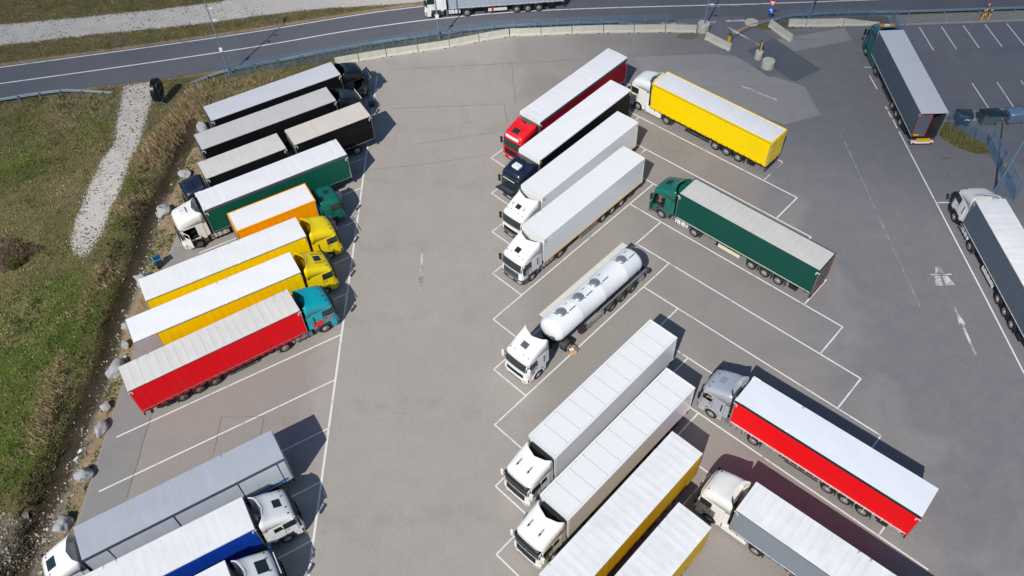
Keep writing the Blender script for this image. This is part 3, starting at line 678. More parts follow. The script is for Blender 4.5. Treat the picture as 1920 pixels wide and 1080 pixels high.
        if c.get('vent', 1) and not (op == sd_):
            m = MB()
            if c.get('vent', 1) == 2: m.grid(lambda u, z: (-1.3-u*.62-(z-2)*.25*(1-u), sd_*(hwf(z)+.012), z), [0, 1], [2.02, 2.3, 2.5])
            else: m.grid(lambda u, z: (-1.98-u*.11, sd_*(hwf(z)+.012), z), [0, 1], [1.55, 2, 2.4])
            m.build('side_vent', BLACK, cab)
        mc = c.get('mirror', BLACK)
        m = MB(); m.box(-.3, -.14, sd_*1.4-.11, sd_*1.4+.11, 1.8, 2.5)
        mi = m.build('mirror', mc, cab, bevel=.04)
        m = MB(); m.tube((-.32, sd_*1.12, 2.45), (-.22, sd_*1.4, 2.45), .03, n=6); m.build('mirror_arm', BLACK, mi)
        m = MB(); m.tube((-.3, sd_*1.15, 1.9), (-.22, sd_*1.38, 1.9), .03, n=6); m.build('mirror_arm', BLACK, mi)
    # sun visor / light bar
    if c.get('visor'):
        m = MB(); m.grid(lambda y, v: (xfront(y, 2.72)+.05+.2*v, y, 2.84-.16*v), frange(-1.12, 1.12, 13), [0, 1], 0)
        m.build('sun_visor', c['visor'], cab, solid=.015, smooth=True)
    if c.get('signbox'):
        m = MB(); z0 = 3.0
        m.grid(lambda y, z: (-.235-.05-(z-2.92)*.3+.1-.07*(y/1.2)**2, y, z), frange(-.8, .8, 9), [2.92, 3.18], 0)
        m.build('light_sign', WHITE, cab, solid=.03)
    if c.get('bar'):
        m = MB(); x, z, w, mt = c['bar']; m.tube((x, -w, z), (x, w, z), .035, n=8)
        for yy in (-w*.7, 0, w*.7): m.tube((x, yy, z), (x-.12, yy, z-.15), .02, n=6)
        m.build('light_bar', mt, cab)
    if c.get('beacon'):
        z = rz(-1.55, 0)+.1; m = MB(); m.box(-1.72, -1.42, -.75, -.28, z-.06, z+.1); m.box(-1.72, -1.42, .28, .75, z-.06, z+.1); b1 = m.build('beacon_bar', ORANGE, cab, bevel=.03)
        m = MB(); m.box(-1.71, -1.43, -.275, .275, z-.05, z+.09); m.build('beacon_centre', PLATE, b1)
    if c.get('stripe'):
        for sd_ in (-1, 1):
            m = MB(); m.grid(lambda u, z: (-.42-u*.95, sd_*(interp(z+.0, HW)+.018), 1.5+z*.0+(z-1.62)+.12*(1-u)), [0, 1], [1.56, 1.74])
            m.grid(lambda u, z: (-1.4-u*.84, sd_*(interp(z, HW)+.012), z-.25*u*0), [0, 1], [1.16, 1.4, 1.75]); m.build('colour_stripe', c['stripe'], cab)
    # open door / hatch / interior
    if op or ow or True:
        if op or ow:
            m = MB(); m.box(-2.1, -.45, -1.0 if (op or ow) > 0 else -1.15, 1.15 if (op or ow) < 0 else 1.0, 1.2, 1.3)
            m.box(-2.12, -2.08, -1.1, 1.1, 1.3, 2.6); m.box(-.6, -.42, -1.0, 1.0, 1.3, 1.85)
            m.box(-1.4, -.9, .25, .75, 1.3, 1.75); m.box(-1.5, -1.36, .25, .75, 1.7, 2.35); m.box(-1.4, -.9, -.75, -.25, 1.3, 1.75); m.box(-1.5, -1.36, -.75, -.25, 1.7, 2.35)
            m.box(-2.05, -.5, -1.14*1 if (op or ow) > 0 else 1.1, -1.1 if (op or ow) > 0 else 1.14, 1.3, 2.6); m.box(-2.1, -.4, -1.1, 1.1, 2.6, 2.64)
            m.build('interior', DARKIN, cab, bevel=.02)
    if op:
        m = MB(); m.box(-.82, 0, -.035, .035, 1.0, 1.93)
        m.box(-.82, -.74, -.03, .03, 1.93, 2.55); m.box(-.12, 0, -.03, .03, 1.93, 2.5); m.box(-.82, 0, -.03, .03, 2.5, 2.56)
        d = m.build('door', P, cab, (-.42, op*1.26, 0), bevel=.02); d.rotation_euler = (0, 0, op*math.radians(-c.get('swing', 72)))
        d['label'] = 'open driver door'
    if c.get('flap'):
        mt, tilt, wid = c['flap']
        m = MB(); m.box(0, .82, -wid, wid, -.02, .03, 0)
        for i in range(4): m.box(.08+.15*i, .17+.15*i, -wid*.92, wid*.92, -.045, -.018, 1); m.box(.08+.15*i, .17+.15*i, -wid*.9, wid*.9, .028, .05, 1)
        d = m.build('front_flap', [mt, c.get('flapbar', GREYP)], cab, (.02, 0, 1.8), bevel=.01); d.rotation_euler = (0, -tilt, 0)
        d['label'] = 'raised front service flap'
    return cab

def make_truck_rear(root, F, drive, c, rig=None):
    """chassis from the cab to the drive axle: rails, tanks, mudguards, wheels"""
    st = F-1.38; m = MB()
    xe = (drive-.9) if rig is None else rig
    for y in (-.42, .42): m.box(xe, F-.5, y-.05, y+.05, .72, .98)
    for x in frange(xe+.2, F-2.3, 5): m.box(x, x+.12, -.42, .42, .76, .92)
    m.box(F-2.3, F-1.0, -.9, .9, .6, .94)
    m.box(drive-.06, drive+.06, -1.0, 1.0, .44, .56); m.box(st-.06, st+.06, -1.0, 1.0, .4, .5)
    m.tube((F-2.45, .3, 1.0), (F-2.45, .3, 2.2), .09, n=10)
    if rig is None: m.lathe([(1.0, .5), (1.12, .5)], 20, 'z', M=Matrix.Translation((drive+.55, 0, 0)))
    m.build('chassis', CHAS, root)
    skirt = c.get('skirt')
    for sd_ in (-1, 1):
        m = MB(); x0, x1 = drive+.72, F-2.5
        if not c.get('notank'):
            if skirt: m.box(x0, x1+.2, sd_*1.1-.13, sd_*1.1+.13, .34, 1.08); m.build('side_skirt', skirt, root, bevel=.06)
            else:
                m.box(x0, x1-.35, sd_*.98-.24, sd_*.98+.24, .45, 1.0); tk = m.build('fuel_tank', c.get('tank', ALU), root, bevel=.09)
                m = MB()
                for x in frange(x0+.2, x1-.6, 3): m.box(x, x+.05, sd_*.98-.25, sd_*.98+.25, .44, 1.01)
                m.build('strap', BLACK, tk)
                m = MB(); m.box(x1-.3, x1, sd_*1.05-.15, sd_*1.05+.15, .45, .55); m.box(x1-.3, x1, sd_*1.05-.15, sd_*1.05+.15, .78, .86); m.build('step', ALU, root)
        m = MB(); V = []; N = 10
        for i in range(N+1):
            t = .12*PI+(.76*PI)*i/N
            for y in (.62, 1.24): V.append((drive+.6*math.cos(t), sd_*y, .5+.6*math.sin(t)))
        m.add(V, [(2*i, 2*i+1, 2*i+3, 2*i+2) for i in range(N)])
        m.box(drive-.62, drive-.58, sd_*.93-.3, sd_*.93+.3, .2, .72)
        m.build('mudguard', DGREY, root, solid=.02)
        wheel(root, st, sd_, 'steer', rim=c.get('rim')); wheel(root, drive, sd_, 'drive', rim=c.get('rim'))
    m = MB()
    for y in (0,):
        pts = [Vector((F-2.3, y, 1.6)), Vector((F-2.55, y*1.2, 1.25)), Vector((F-2.75, y, 1.3))]
        for a, b in zip(pts[:-1], pts[1:]): m.tube(a, b, .02, n=6)
    m.build('air_hose', [YEL if c.get('yhose') else REDL], root)

def side_marks(par, x0, x1, y, zt, mat=WHITE, sz=.32):
    h = sz
    for x, d in ((x0, -1), (x1, 1)):
        m = MB(); xa, xb = sorted((x, x+d*h)); m.box(xa, xb, y-.006, y+.006, zt-.07, zt); xa, xb = sorted((x, x+d*.07)); m.box(xa, xb, y-.006, y+.006, zt-h, zt)
        m.build('corner_marking', mat, par)

def make_box(root, xr, xf, t, name='trailer_body', z0=1.12, z1=4.0):
    """load box between xr (rear) and xf (front)"""
    ty = t['type']; W2 = 1.275; L = xf-xr; fr = t.get('frame', GREYP); cm = t['curtain']; rm = t['roof']
    m = MB()
    m.box(xr, xf, -W2+.03, W2-.03, z0, z0+.14)                       # bed
    m.box(xr+.02, xr+.1, -W2+.02, W2-.02, z0+.14, z1-.14, 1) if not t.get('rear_open') else None
    m.box(xf-.08, xf-.0, -W2+.02, W2-.02, z0+.14, z1-.16, 1)
    for x in (xr+.0, xf-.1):
        for s in (-1, 1):
            a, b = sorted((s*(W2-.0), s*(W2-.12))); m.box(x, x+.1, a, b, z0, z1-.12, 1)
    for x in (frange(xr+.3, xf-.3, 5)): m.box(x, x+.08, -W2+.05, W2-.05, z1-.2, z1-.12)
    body = m.build(name, [CHAS, t.get('post', ALU)], root)
    # roof
    nx = max(24, int(L/.65)*6); ny = 9; m = MB(); bow = t.get('bow', .65); sag = t.get('sag', .03)*.3; jit = random.random()*10
    lip = t.get('lip', .06)
    def rf(u, v):
        x = xr+L*u; y = v*W2*1.004; e = 1-abs(v)**6
        z = z1-sag*(.6+.6*math.sin(x*1.7+jit))*math.sin(PI*(x)/bow)**2*e+.008*math.sin(x*1.3+jit+v*3)*e*(sag > 0)+.02*(1-v*v)
        return (x, y, z)
    vs_ = frange(-1, 1, ny); us_ = frange(0, 1, nx+1)
    m.grid(rf, us_, vs_, 0)
    for s in (-1, 1): m.grid(lambda u, v: (rf(u, s)[0], s*W2*1.004+s*.004*math.sin(u*L*4+jit), rf(u, s)[2]-v), us_, [0, lip], 0, s > 0)
    fl = t.get('front_lip', .16)
    for u0 in (0, 1): m.grid(lambda v, w: (rf(u0, v)[0]+(.012 if u0 else -.012), rf(u0, v)[1], rf(u0, v)[2]-w*(fl if u0 else .08)), vs_, [0, 1], 0)
    ro = m.build('roof', rm, body, smooth=True)
    if t.get('caps'):
        for s in (-1, 1):
            m = MB(); a, b = sorted((s*.95, s*1.3)); m.box(xf-.2, xf+.04, a, b, z1-.26, z1+.045); a, b = sorted((s*1.22, s*1.3)); m.box(xf-.55, xf-.15, a, b, z1-.12, z1+.04)
            m.build('corner_cap', WHITE, body, bevel=.04)
    if t.get('seams'):
        m = MB(); nS = int(round(L/1.36))
        for i in range(1, nS):
            x = xr+L*i/nS; m.box(x-.01, x+.01, -1.12, 1.12, z1+.012, z1+.03)
        for s in (-1, 1): m.box(xr+.05, xf-.05, s*1.13-.008, s*1.13+.008, z1-.02, z1+.014)
        m.build('roof_seam', CHAS if t['seams'] == 1 else t['seams'], ro)
    if t.get('rimtop'):
        m = MB()
        for s in (-1, 1): a, b = sorted((s*(W2-.06), s*(W2+.018))); m.box(xr, xf, a, b, z1-.16, z1+.035)
        for x in (xr-.02, xf-.06): m.box(x, x+.09, -W2, W2, z1-.16, z1+.034)
        m.build('roof_edge', t['rimtop'], body)
    # sides
    for s in (-1, 1):
        m = MB(); nz = 7; nc = int(L/.5)*2; zc = z1-lip; zb_ = z0-.06 if ty == 'curtain' else z0
        amp = .012 if ty == 'curtain' else 0
        m.grid(lambda u, v: (xr+.04+(L-.08)*u, s*(W2-.012+amp*math.sin(u*L*3.3+jit+2*v)*(1-v)+.02*math.sin(PI*v)*(ty == 'curtain')+amp*.8*math.sin(u*L*9+jit)), zb_+(zc-zb_)*v), frange(0, 1, nc+1), frange(0, 1, nz), 0, s > 0)
        cu = m.build('curtain' if ty == 'curtain' else 'side_wall', cm, body, smooth=True)
        if t.get('strip'):
            m = MB(); a, b = sorted((s*(W2+.006), s*(W2+.03))); m.box(xr, xf, a, b, z1-.3, z1-.02); m.build('top_rail', t['strip'], body)
        elif t.get('edgeline'):
            m = MB(); a, b = sorted((s*(W2+.002), s*(W2+.02))); m.box(xr, xf-.1, a, b, z1-lip-.05, z1-lip); m.build('top_rail', t['edgeline'], body)
        if t.get('rail'):
            m = MB(); a, b = sorted((s*(W2+.005), s*(W2+.035))); zr = z0+.1
            m.box(xr+.15, xf-.2, a, b, zr, zr+.045); m.build('side_rail', t['rail'], body)
        if ty == 'curtain' and t.get('straps', 1):
            m = MB(); a, b = sorted((s*(W2+.006), s*(W2+.012))); m.box(xr+.3, xf-.1, a, b, z0-.03, z0+.02)
            for x in np.arange(xr+.5, xf-.3, .62): a, b = sorted((s*(W2+.008), s*(W2+.022))); m.box(x, x+.045, a, b, z0-.2, z0+.2)
            m.build('strap_row', t.get('strapmat', BLACK), body)
        if t.get('base'):
            m = MB(); a, b = sorted((s*(W2+.003), s*(W2+.02))); m.box(xr, xf, a, b, z0-.05, z0+.06); m.build('base_rail', t['base'], body)
        if t.get('marks'): side_marks(body, xr+.25, xf-.25, s*(W2+.03), z1-.38 if t.get('strip') else z1-.2, t['marks'])
        if t.get('posts'):
            for x in t['posts']: m = MB(); a, b = sorted((s*(W2-.005), s*(W2+.016))); m.box(x-.035, x+.035, a, b, z0+.03, z1-.32); m.build('post', CHAS, body)
        if t.get('stripe'):
            m = MB(); a, b = sorted((s*(W2-.004), s*(W2+.012))); m.box(xr+.35, xr+6.5, a, b, z0+.12, z0+.42); m.build('colour_stripe', t['stripe'], body)
        if t.get('grey_end'):
            m = MB(); a, b = sorted((s*(W2+.004), s*(W2+.03))); m.box(xr+.03, xr+1.75, a, b, z0-.02, z1-.14); m.build('end_panel', t['grey_end'], body)
        if t.get('hem'):     # scalloped curtain hem
            m = MB()
            for x in np.arange(xr+.1, xf-.5, .62): a = s*(W2+.004); m.add([(x, a, z0), (x+.6, a, z0), (x+.5, a, z0-.2), (x+.1, a, z0-.17)], [(0, 1, 2, 3)])
            m.build('curtain_hem', cm, body)
    # rear
    if t.get('rear_open'):
        m = MB(); m.box(xr-.01, xr+.03, .05, W2-.04, z0+.1, z1-.2); d = m.build('rear_door', cm, body)
        m = MB()
        for (a, b, c_, d_) in ((.05, .11, z0+.1, z1-.2), (W2-.1, W2-.04, z0+.1, z1-.2), (.05, W2-.04, z0+.1, z0+.16), (.05, W2-.04, z1-.26, z1-.2)): m.box(xr-.025, xr-.011, a, b, c_, d_)
        m.build('reflective_tape', REDL, d)
        m = MB(); m.box(xr-.03, xr-.012, W2-.62, W2-.15, z0+.2, z0+.36); m.build('marker_plate', YEL, d)
        m = MB(); m.box(xr-1.2, xr, -W2-.02, -W2+.03, z0+.1, z1-.2) if False else m.box(xr+.1, xr+8, -W2+.05, -W2+.1, z0+.15, z1-.25)
        m.build('inner_wall', GREYP, body)
    else:
        m = MB()
        for s in (-1, 1):
            a, b = sorted((s*.01, s*(W2-.03))); m.box(xr-.03, xr+.015, a, b, z0+.06, z1-.1)
        d = m.build('rear_door', t.get('rear', cm), body, bevel=.01)
        m = MB()
        for y in (-.9, -.35, .35, .9): m.tube((xr-.06, y, z0+.05), (xr-.06, y, z1-.15), .018, n=6)
        for zz in (1.6, 2.6, 3.5): m.box(xr-.045, xr-.031, -1.2, 1.2, zz, zz+.05)
        m.build('locking_bar', ALU, d)
        if t.get('tape'):
            m = MB()
            for (a, b, c_, d_) in ((-1.24, -1.14, z0+.05, z1-.1), (1.14, 1.24, z0+.05, z1-.1), (-1.14, 1.14, z1-.2, z1-.1), (-1.14, 1.14, z0+.05, z0+.12)): m.box(xr-.05, xr-.035, a, b, c_, d_)
            m.build('reflective_tape', t['tape'], d)
    m = MB(); m.box(xr+.02, xr+.12, -1.2, 1.2, .5, .66); m.box(xr+.1, xr+.5, -.5, -.42, .5, z0); m.box(xr+.1, xr+.5, .42, .5, .5, z0)
    b = m.build('rear_bumper', t.get('rearbar', CHAS), body)
    for s in (-1, 1): m = MB(); m.box(xr-.0, xr+.02, s*.98-.2, s*.98+.2, .52, .64); m.build('tail_light', REDL, b)
    if t.get('lamprack'):
        m = MB(); m.box(xr-.42, xr-.1, -.9, 1.25, .62, .8); r = m.build('rear_beam', WHITE, body, bevel=.02)
        m = MB(); m.box(xr-.38, xr-.06, -.55, .75, .86, .98); m.build('marker_plate', YEL, body)
        for y in (-.7, 1.05): m = MB(); m.box(xr-.43, xr-.421, y-.14, y+.14, .64, .78); m.build('tail_light', REDL, r)
    if t.get('fridge'):
        m = MB(); m.box(xf+.0, xf+.32, -.95, .95, z0+1.0, z1-.45, 0); m.box(xf+.0, xf+.4, -.8, .8, z0+1.3, z1-.7, 0)
        for i in range(6): m.box(xf+.4, xf+.415, -.7, .7, z0+1.4+.16*i, z0+1.47+.16*i, 1)
        m.build('cooling_unit', [t['fridge'], BLACK], body, bevel=.05)
    return body
def running_gear(root, axles, xr, xf, t, dirty=False):
    m = MB()
    for y in (-.5, .5): m.box(xr+.3, xf-.3, y-.07, y+.07, .82, 1.12)
    for a in axles: m.box(a-.07, a+.07, -1.0, 1.0, .44, .57); m.box(a-.3, a+.3, -.5, -.44, .55, .85); m.box(a-.3, a+.3, .44, .5, .55, .85)
    m.build('trailer_chassis', CHAS, root)
    for a in axles:
        for s in (-1, 1):
            wheel(root, a, s, 'trailer', rim='dirty' if dirty else None)
            m = MB(); m.box(a-.66, a-.63, s*1.08-.16, s*1.08+.16, .18, .72)
            V = []
            for i in range(9):
                tt = .1*PI+(.8*PI)*i/8
                for y in (.93, 1.25): V.append((a+.57*math.cos(tt), s*y, .5+.57*math.sin(tt)))
            m.add(V, [(2*i, 2*i+1, 2*i+3, 2*i+2) for i in range(8)]); m.build('mudguard', CHAS, root, solid=.015)
    if len(axles) == 3:
        lx = max(axles)+3.6; gx0 = max(axles)+.75; gx1 = lx-.25
        m = MB()
        for s in (-1, 1): m.box(lx, lx+.12, s*.75-.06, s*.75+.06, .15, 1.0); m.box(lx-.1, lx+.22, s*.75-.12, s*.75+.12, .12, .16)
        m.build('landing_leg', CHAS, root)
        for s in (-1, 1):
            m = MB(); g = t.get('guard', 'rails')
            if g == 'rails':
                for zz in (.5, .82): m.box(gx0, gx1, s*1.2-.02, s*1.2+.02, zz, zz+.12)
                for x in frange(gx0+.3, gx1-.3, 3): m.box(x, x+.05, s*1.17-.02, s*1.17+.02, .45, 1.12)
            else: m.box(gx0+.4, gx1, s*1.2-.025, s*1.2+.025, .5, .85)
            m.build('side_guard', t.get('guardmat', ALU if g != 'rails' else CHAS), root)
            m = MB(); x = min(axles)-1.35; m.box(x-.4, x+.35, s*1.05-.18, s*1.05+.18, .45, .85); m.build('tool_box', t.get('boxmat', BLACK), root, bevel=.02)
    if t.get('ext'):
        m = MB(); s = t.get('ext_side', -1); m.box(lx-.9, lx-.65, s*1.12-.12, s*1.12+.12, .35, .95); m.build('extinguisher_box', REDL, root, bevel=.04)

def paintc(n, c, **k): return paint('paint_'+n, c, **k)
PW = paintc('white', (.8, .8, .79), rough=.28, coat=.3, dirt=.06); PC = paintc('cream_white', (.8, .79, .745), rough=.3, coat=.3, dirt=.12)
PB = paintc('black', (.005, .008, .012), rough=.25, coat=.15, dirt=.15); PN = paintc('navy', (.005, .013, .036), rough=.22, coat=.5, dirt=.2)
PG = paintc('green', (.0, .13, .095), rough=.3, coat=.3, dirt=.12); PDG = paintc('dark_green', (.005, .085, .055), rough=.3, coat=.3, dirt=.12); PT = paintc('petrol', (.0, .12, .13), rough=.3, coat=.3)
PY = paintc('yellow', (.88, .66, .0), rough=.3, coat=.3, dirt=.06); PR = paintc('red', (.75, .008, .015), rough=.3, coat=.3, dirt=.06)
PTQ = paintc('turquoise', (.0, .36, .42), rough=.3, coat=.3, dirt=.08); PS = paintc('silver', (.52, .56, .61), rough=.32, metal=.35, coat=.3, dirt=.1)
PA = paintc('antracite', (.06, .065, .08), rough=.4, coat=.1, dirt=.15)
CB = curtain_mat('curtain_black', (.007, .007, .008), spec=.1); CG = curtain_mat('curtain_green', (.004, .092, .058)); CDG = curtain_mat('curtain_dark_green', (.004, .066, .048))
CY = curtain_mat('curtain_yellow', (.95, .65, .0), spec=.12); CO = curtain_mat('panel_orange', (.95, .36, .0), .35); CR = curtain_mat('curtain_red', (.76, .005, .012), spec=.1); CR2 = curtain_mat('curtain_scarlet', (.82, .004, .008))
CM = curtain_mat('curtain_maroon', (.30, .006, .018)); CBL = curtain_mat('curtain_blue', (.004, .045, .34)); CGR = curtain_mat('curtain_grey', (.2, .23, .27)); CSL = curtain_mat('curtain_slate', (.1, .125, .16))
CLG = paint('panel_light_grey', (.58, .63, .68), .3, coat=.5, dirt=.08); CMY = curtain_mat('curtain_mustard', (.66, .4, .01)); CWS = paint('panel_white', (.88, .885, .89), .22, coat=.6, dirt=.03, vr=.03)
TW = tarp_mat('tarp_white', (.8, .8, .8), dirt=.10); TWR = tarp_mat('tarp_white_ribs', (.76, .76, .77), line=.18, linecol=(.5, .5, .52), dirt=.14)
TG = tarp_mat('tarp_grey', (.56, .57, .6), line=0, dirt=.18, dirtcol=(.45, .45, .45)); TGR = tarp_mat('tarp_grey_ribs', (.52, .51, .5), bow=.9, line=.5, linecol=(.68, .68, .67), stripe=.02, dirt=.3, dirtcol=(.4, .38, .34))
TCR = tarp_mat('tarp_cream', (.62, .57, .5), bow=1.2, line=.2, linecol=(.5, .45, .38), dirt=.2); TCW = tarp_mat('tarp_offwhite', (.6, .59, .55), bow=1.0, line=.3, linecol=(.45, .43, .38), stripe=.04, dirt=.3)
TST = tarp_mat('tarp_stained', (.68, .66, .62), bow=.68, line=.5, linecol=(.38, .32, .26), stripe=.04, dirt=.3, dirtcol=(.52, .48, .42))
TY1 = tarp_mat('tarp_white_clean', (.83, .83, .83), dirt=.06); TY2 = tarp_mat('tarp_white_marked', (.8, .8, .79), dirt=.16)
TDW = tarp_mat('tarp_dirty_white', (.8, .8, .8), bow=.65, line=.25, linecol=(.58, .57, .55), stripe=.14, dirt=.3, dirtcol=(.48, .46, .43)); TGL = tarp_mat('tarp_silver', (.40, .425, .475), bow=4.4, line=.5, linecol=(.42, .36, .2), stripe=.009, dirt=.25, dirtcol=(.3, .3, .31), phase=1.0)
TGN = tarp_mat('tarp_sandy_grey', (.56, .54, .51), bow=.7, line=.2, linecol=(.66, .65, .63), stripe=.1, dirt=.3)
TGC = tarp_mat('tarp_pale_grey', (.58, .6, .62), bow=.65, line=.35, linecol=(.42, .43, .45), stripe=.05, dirt=.15)
SEAMG = simple('seam_grey', (.4, .4, .4), .6)
TRW = paint('roof_panel_white', (.8, .8, .79), .3, dirt=.05); TWR2 = tarp_mat('tarp_ice_white', (.72, .76, .8), dirt=.08, wl=.3)

def lorry(name, label, cat, cx, cy, ang, cab, tr, L=13.6, group='lorries parked in the lot', gear=True):
    r = empty(name, (cx, cy, 0), ang); tag(r, label, cat, group); h = L/2
    F = h+2.83; dv = h-2.12
    make_cab(r, F, cab); make_truck_rear(r, F, dv, cab)
    if tr['type'] == 'tank': make_tank(r, tr)
    else:
        make_box(r, -h, h, tr); running_gear(r, [-3.8, -2.49, -1.18], -h, h, tr, tr.get('dirty', False))
    return r
def make_tank(root, t):
    TM = paint('tank_white', (.78, .79, .8), .22, coat=.4, dirt=.06)
    m = MB(); x0, x1 = -4.95, 5.85; M = Matrix.Translation((0, 0, 2.42)) @ Matrix.Diagonal((1, 1.16, 1.06, 1))
    m.lathe([(x0-.0, .0001), (x0+.03, .5), (x0+.14, .8), (x0+.3, .95), (x0+.5, 1.0), (x0+2.2, 1.0), (x0+2.22, 1.004), (x0+2.26, 1.004), (x0+2.28, 1.0), (x0+5, 1.0), (x0+5.02, 1.004), (x0+5.06, 1.004), (x0+5.08, 1.0),
             (x1-3, 1.), (x1-2.98, 1.004), (x1-2.94, 1.004), (x1-2.92, 1), (x1-.6, 1.0), (x1-.4, .95), (x1-.2, .8), (x1-.06, .5), (x1, .0001)], 48, 'x', M=M)
    tk = m.build('tank', TM, root, smooth=True)
    for u in (4.32, 2.26, .28, -3.1):
        m = MB(); m.lathe([(3.36, .36), (3.56, .38), (3.6, .42), (3.64, .42), (3.7, .34), (3.76, .2), (3.78, .0001)], 28, 'z', M=Matrix.Translation((u, 0, 0)))
        hh = m.build('manhole', ALU, tk, smooth=True)
        m = MB(); m.tube((u+.36, -.45, 3.5), (u+.36, .3, 3.66), .02, n=6); m.tube((u-.3, .44, 3.55), (u-.3, .44, 3.66), .03, n=6); m.build('clamp', CHAS, hh)
        m = MB(); m.box(u-1.35, u-.65, .3, .37, 3.42, 3.475); m.build('handrail', GREYP, tk)
        m = MB(); m.tube((u-1.2, -.35, 3.4), (u-1.0, -.3, 3.56), .02, n=6); m.tube((u-1.0, -.3, 3.56), (u-.85, -.38, 3.42), .02, n=6); m.build('valve', BLACK, tk)
    m = MB(); m.box(-5.1, 5.3, -1.36, -.86, 2.99, 3.03); m.box(-5.1, 5.3, -1.385, -1.36, 2.96, 3.12); m.box(-5.1, 5.3, -.86, -.84, 2.97, 3.08)
    for x in frange(-4.8, 5, 8): m.box(x, x+.05, -1.3, -.8, 2.6, 2.99)
    m.build('catwalk', [simple('weathered_aluminium', (.7, .67, .6), .7, 0, 7, .2)], root)
    m = MB()
    for y in (-.5, .5): m.box(-5.6, 5.9, y-.06, y+.06, .9, 1.25)
    for x in frange(-4.6, 5, 6): m.box(x, x+.12, -.9, .9, 1.2, 1.62)
    m.box(-5.95, -5.6, -1.2, 1.2, .55, .7); m.build('trailer_chassis', CHAS, root)
    m = MB(); m.box(-5.3, 1.0, 1.1, 1.22, 1.35, 1.5); m.build('hose_tube', ALU, root, bevel=.03)
    for a in (-3.5, -2.16, -.8):
        for s in (-1, 1):
            wheel(root, a, s, 'trailer', rim='dirty'); m = MB(); V = []
            for i in range(9):
                tt = .05*PI+(.9*PI)*i/8
                for y in (.85, 1.27): V.append((a+.6*math.cos(tt), s*y, .5+.6*math.sin(tt)))
            m.add(V, [(2*i, 2*i+1, 2*i+3, 2*i+2) for i in range(8)]); m.build('mudguard', DGREY, root, solid=.02)
    for s in (-1, 1):
        m = MB(); m.box(.3, 2.3, s*1.15-.02, s*1.15+.02, .55, .68); m.box(.3, 2.3, s*1.15-.02, s*1.15+.02, .85, .97); m.box(.3, .36, s*1.1-.1, s*1.1+.1, .5, 1.1); m.box(2.25, 2.3, s*1.1-.1, s*1.1+.1, .5, 1.1); m.build('side_guard', ALU, root)
        m = MB(); m.box(2.5, 3.1, s*1.0-.2, s*1.0+.2, .5, 1.0); m.build('landing_leg', CHAS, root, bevel=.03)
        m = MB(); m.box(-5.0, -4.4, s*1.05-.2, s*1.05+.2, .6, 1.0); m.build('tool_box', ALU, root, bevel=.02)
        m = MB(); m.box(-5.6, -5.2, s*1.1-.15, s*1.1+.15, 1.0, 1.2); m.build('tail_light', GREYP, root)

Lg = 'lorries parked side by side in the left row'; Cg = 'lorries parked diagonally in the middle row'; Rg = 'lorries parked diagonally in the right row'
HB = lambda x=-1.25, w=.55: [(x, x+.5, w, GLASS, 0)]
# left row
lorry('articulated_lorry', 'black lorry with plain grey roof, raised front flap and open door, nearest the concrete blocks', 'lorry', -23.03, 69.19, .5,
      dict(paint=PB, style='tall', hatch=[(-1.2, -.75, .6, PB, 0)], open=-1, swing=50, flap=(PB, .45, 1.0), flapbar=ALU, dots=0), dict(type='curtain', curtain=CB, roof=TG, marks=WHITE, bow=.65, sag=.012, rail=BLACK, strapmat=CHAS, front_lip=.2), group=Lg)
lorry('articulated_lorry', 'black lorry with ribbed grey roof parked between two other black lorries', 'lorry', -23.07, 64.96, .5,
      dict(paint=PB, style='wing', bar=(-.12, 2.86, .9, PLATE), visor=BLACK, vent=2), dict(type='curtain', curtain=CB, roof=TGR, marks=WHITE, bow=.9, sag=.02, rail=BLACK, strapmat=CHAS), group=Lg)
# drawbar lorry
r = empty('drawbar_lorry', (-24.46, 59.5, 0), -2.637); tag(r, 'dark blue drawbar lorry pulling a second black box with a beige roof', 'lorry', Lg)
tb = dict(type='curtain', curtain=CB, roof=TCW, marks=WHITE, bow=1.0, sag=.03, rail=BLACK, strapmat=CHAS, rear=CB)
cabd = dict(paint=PN, style='low', hatch=[(-1.35, -.85, .6, BLACK, 0)], tank=DGREY)
make_cab(r, 3.86+2.42, cabd); make_truck_rear(r, 3.86+2.42, .6, cabd, rig=-3.8); make_box(r, -3.86, 3.86, tb, 'lorry_body')
tb2 = dict(tb, roof=TCR, rail=ALU, rearbar=CHAS); OX = -8.6
make_box(r, OX-3.92, OX+3.92, tb2)
m = MB(); m.box(OX-3.6, OX+3.6, -.57, -.43, .8, 1.1); m.box(OX-3.6, OX+3.6, .43, .57, .8, 1.1); m.box(OX-2.4, OX-.6, -1, 1, .44, .56)
m.beam((OX+3.0, -.4, .75), (OX+4.9, 0, .65), .1, .12); m.beam((OX+3.0, .4, .75), (OX+4.9, 0, .65), .1, .12); m.build('drawbar', CHAS, r)
for a in (OX-1.9, OX-.6):
    for s in (-1, 1): wheel(r, a, s, 'trailer')
lorry('articulated_lorry', 'white-cab lorry with green side and open door, nose towards the ditch', 'lorry', -21.26, 56.82, -2.638,
      dict(paint=PC, style='box', ac=1, open=1, swing=62, tank=paint('tank_cream', (.5, .47, .4), .4), arch=PA, bumper=PC, dots=0), dict(type='curtain', curtain=CG, roof=TWR, strip=GREYP, marks=WHITE, rail=ALU, caps=1, bow=.9, sag=.035, rearbar=CHAS, strapmat=CDG), group=Lg)
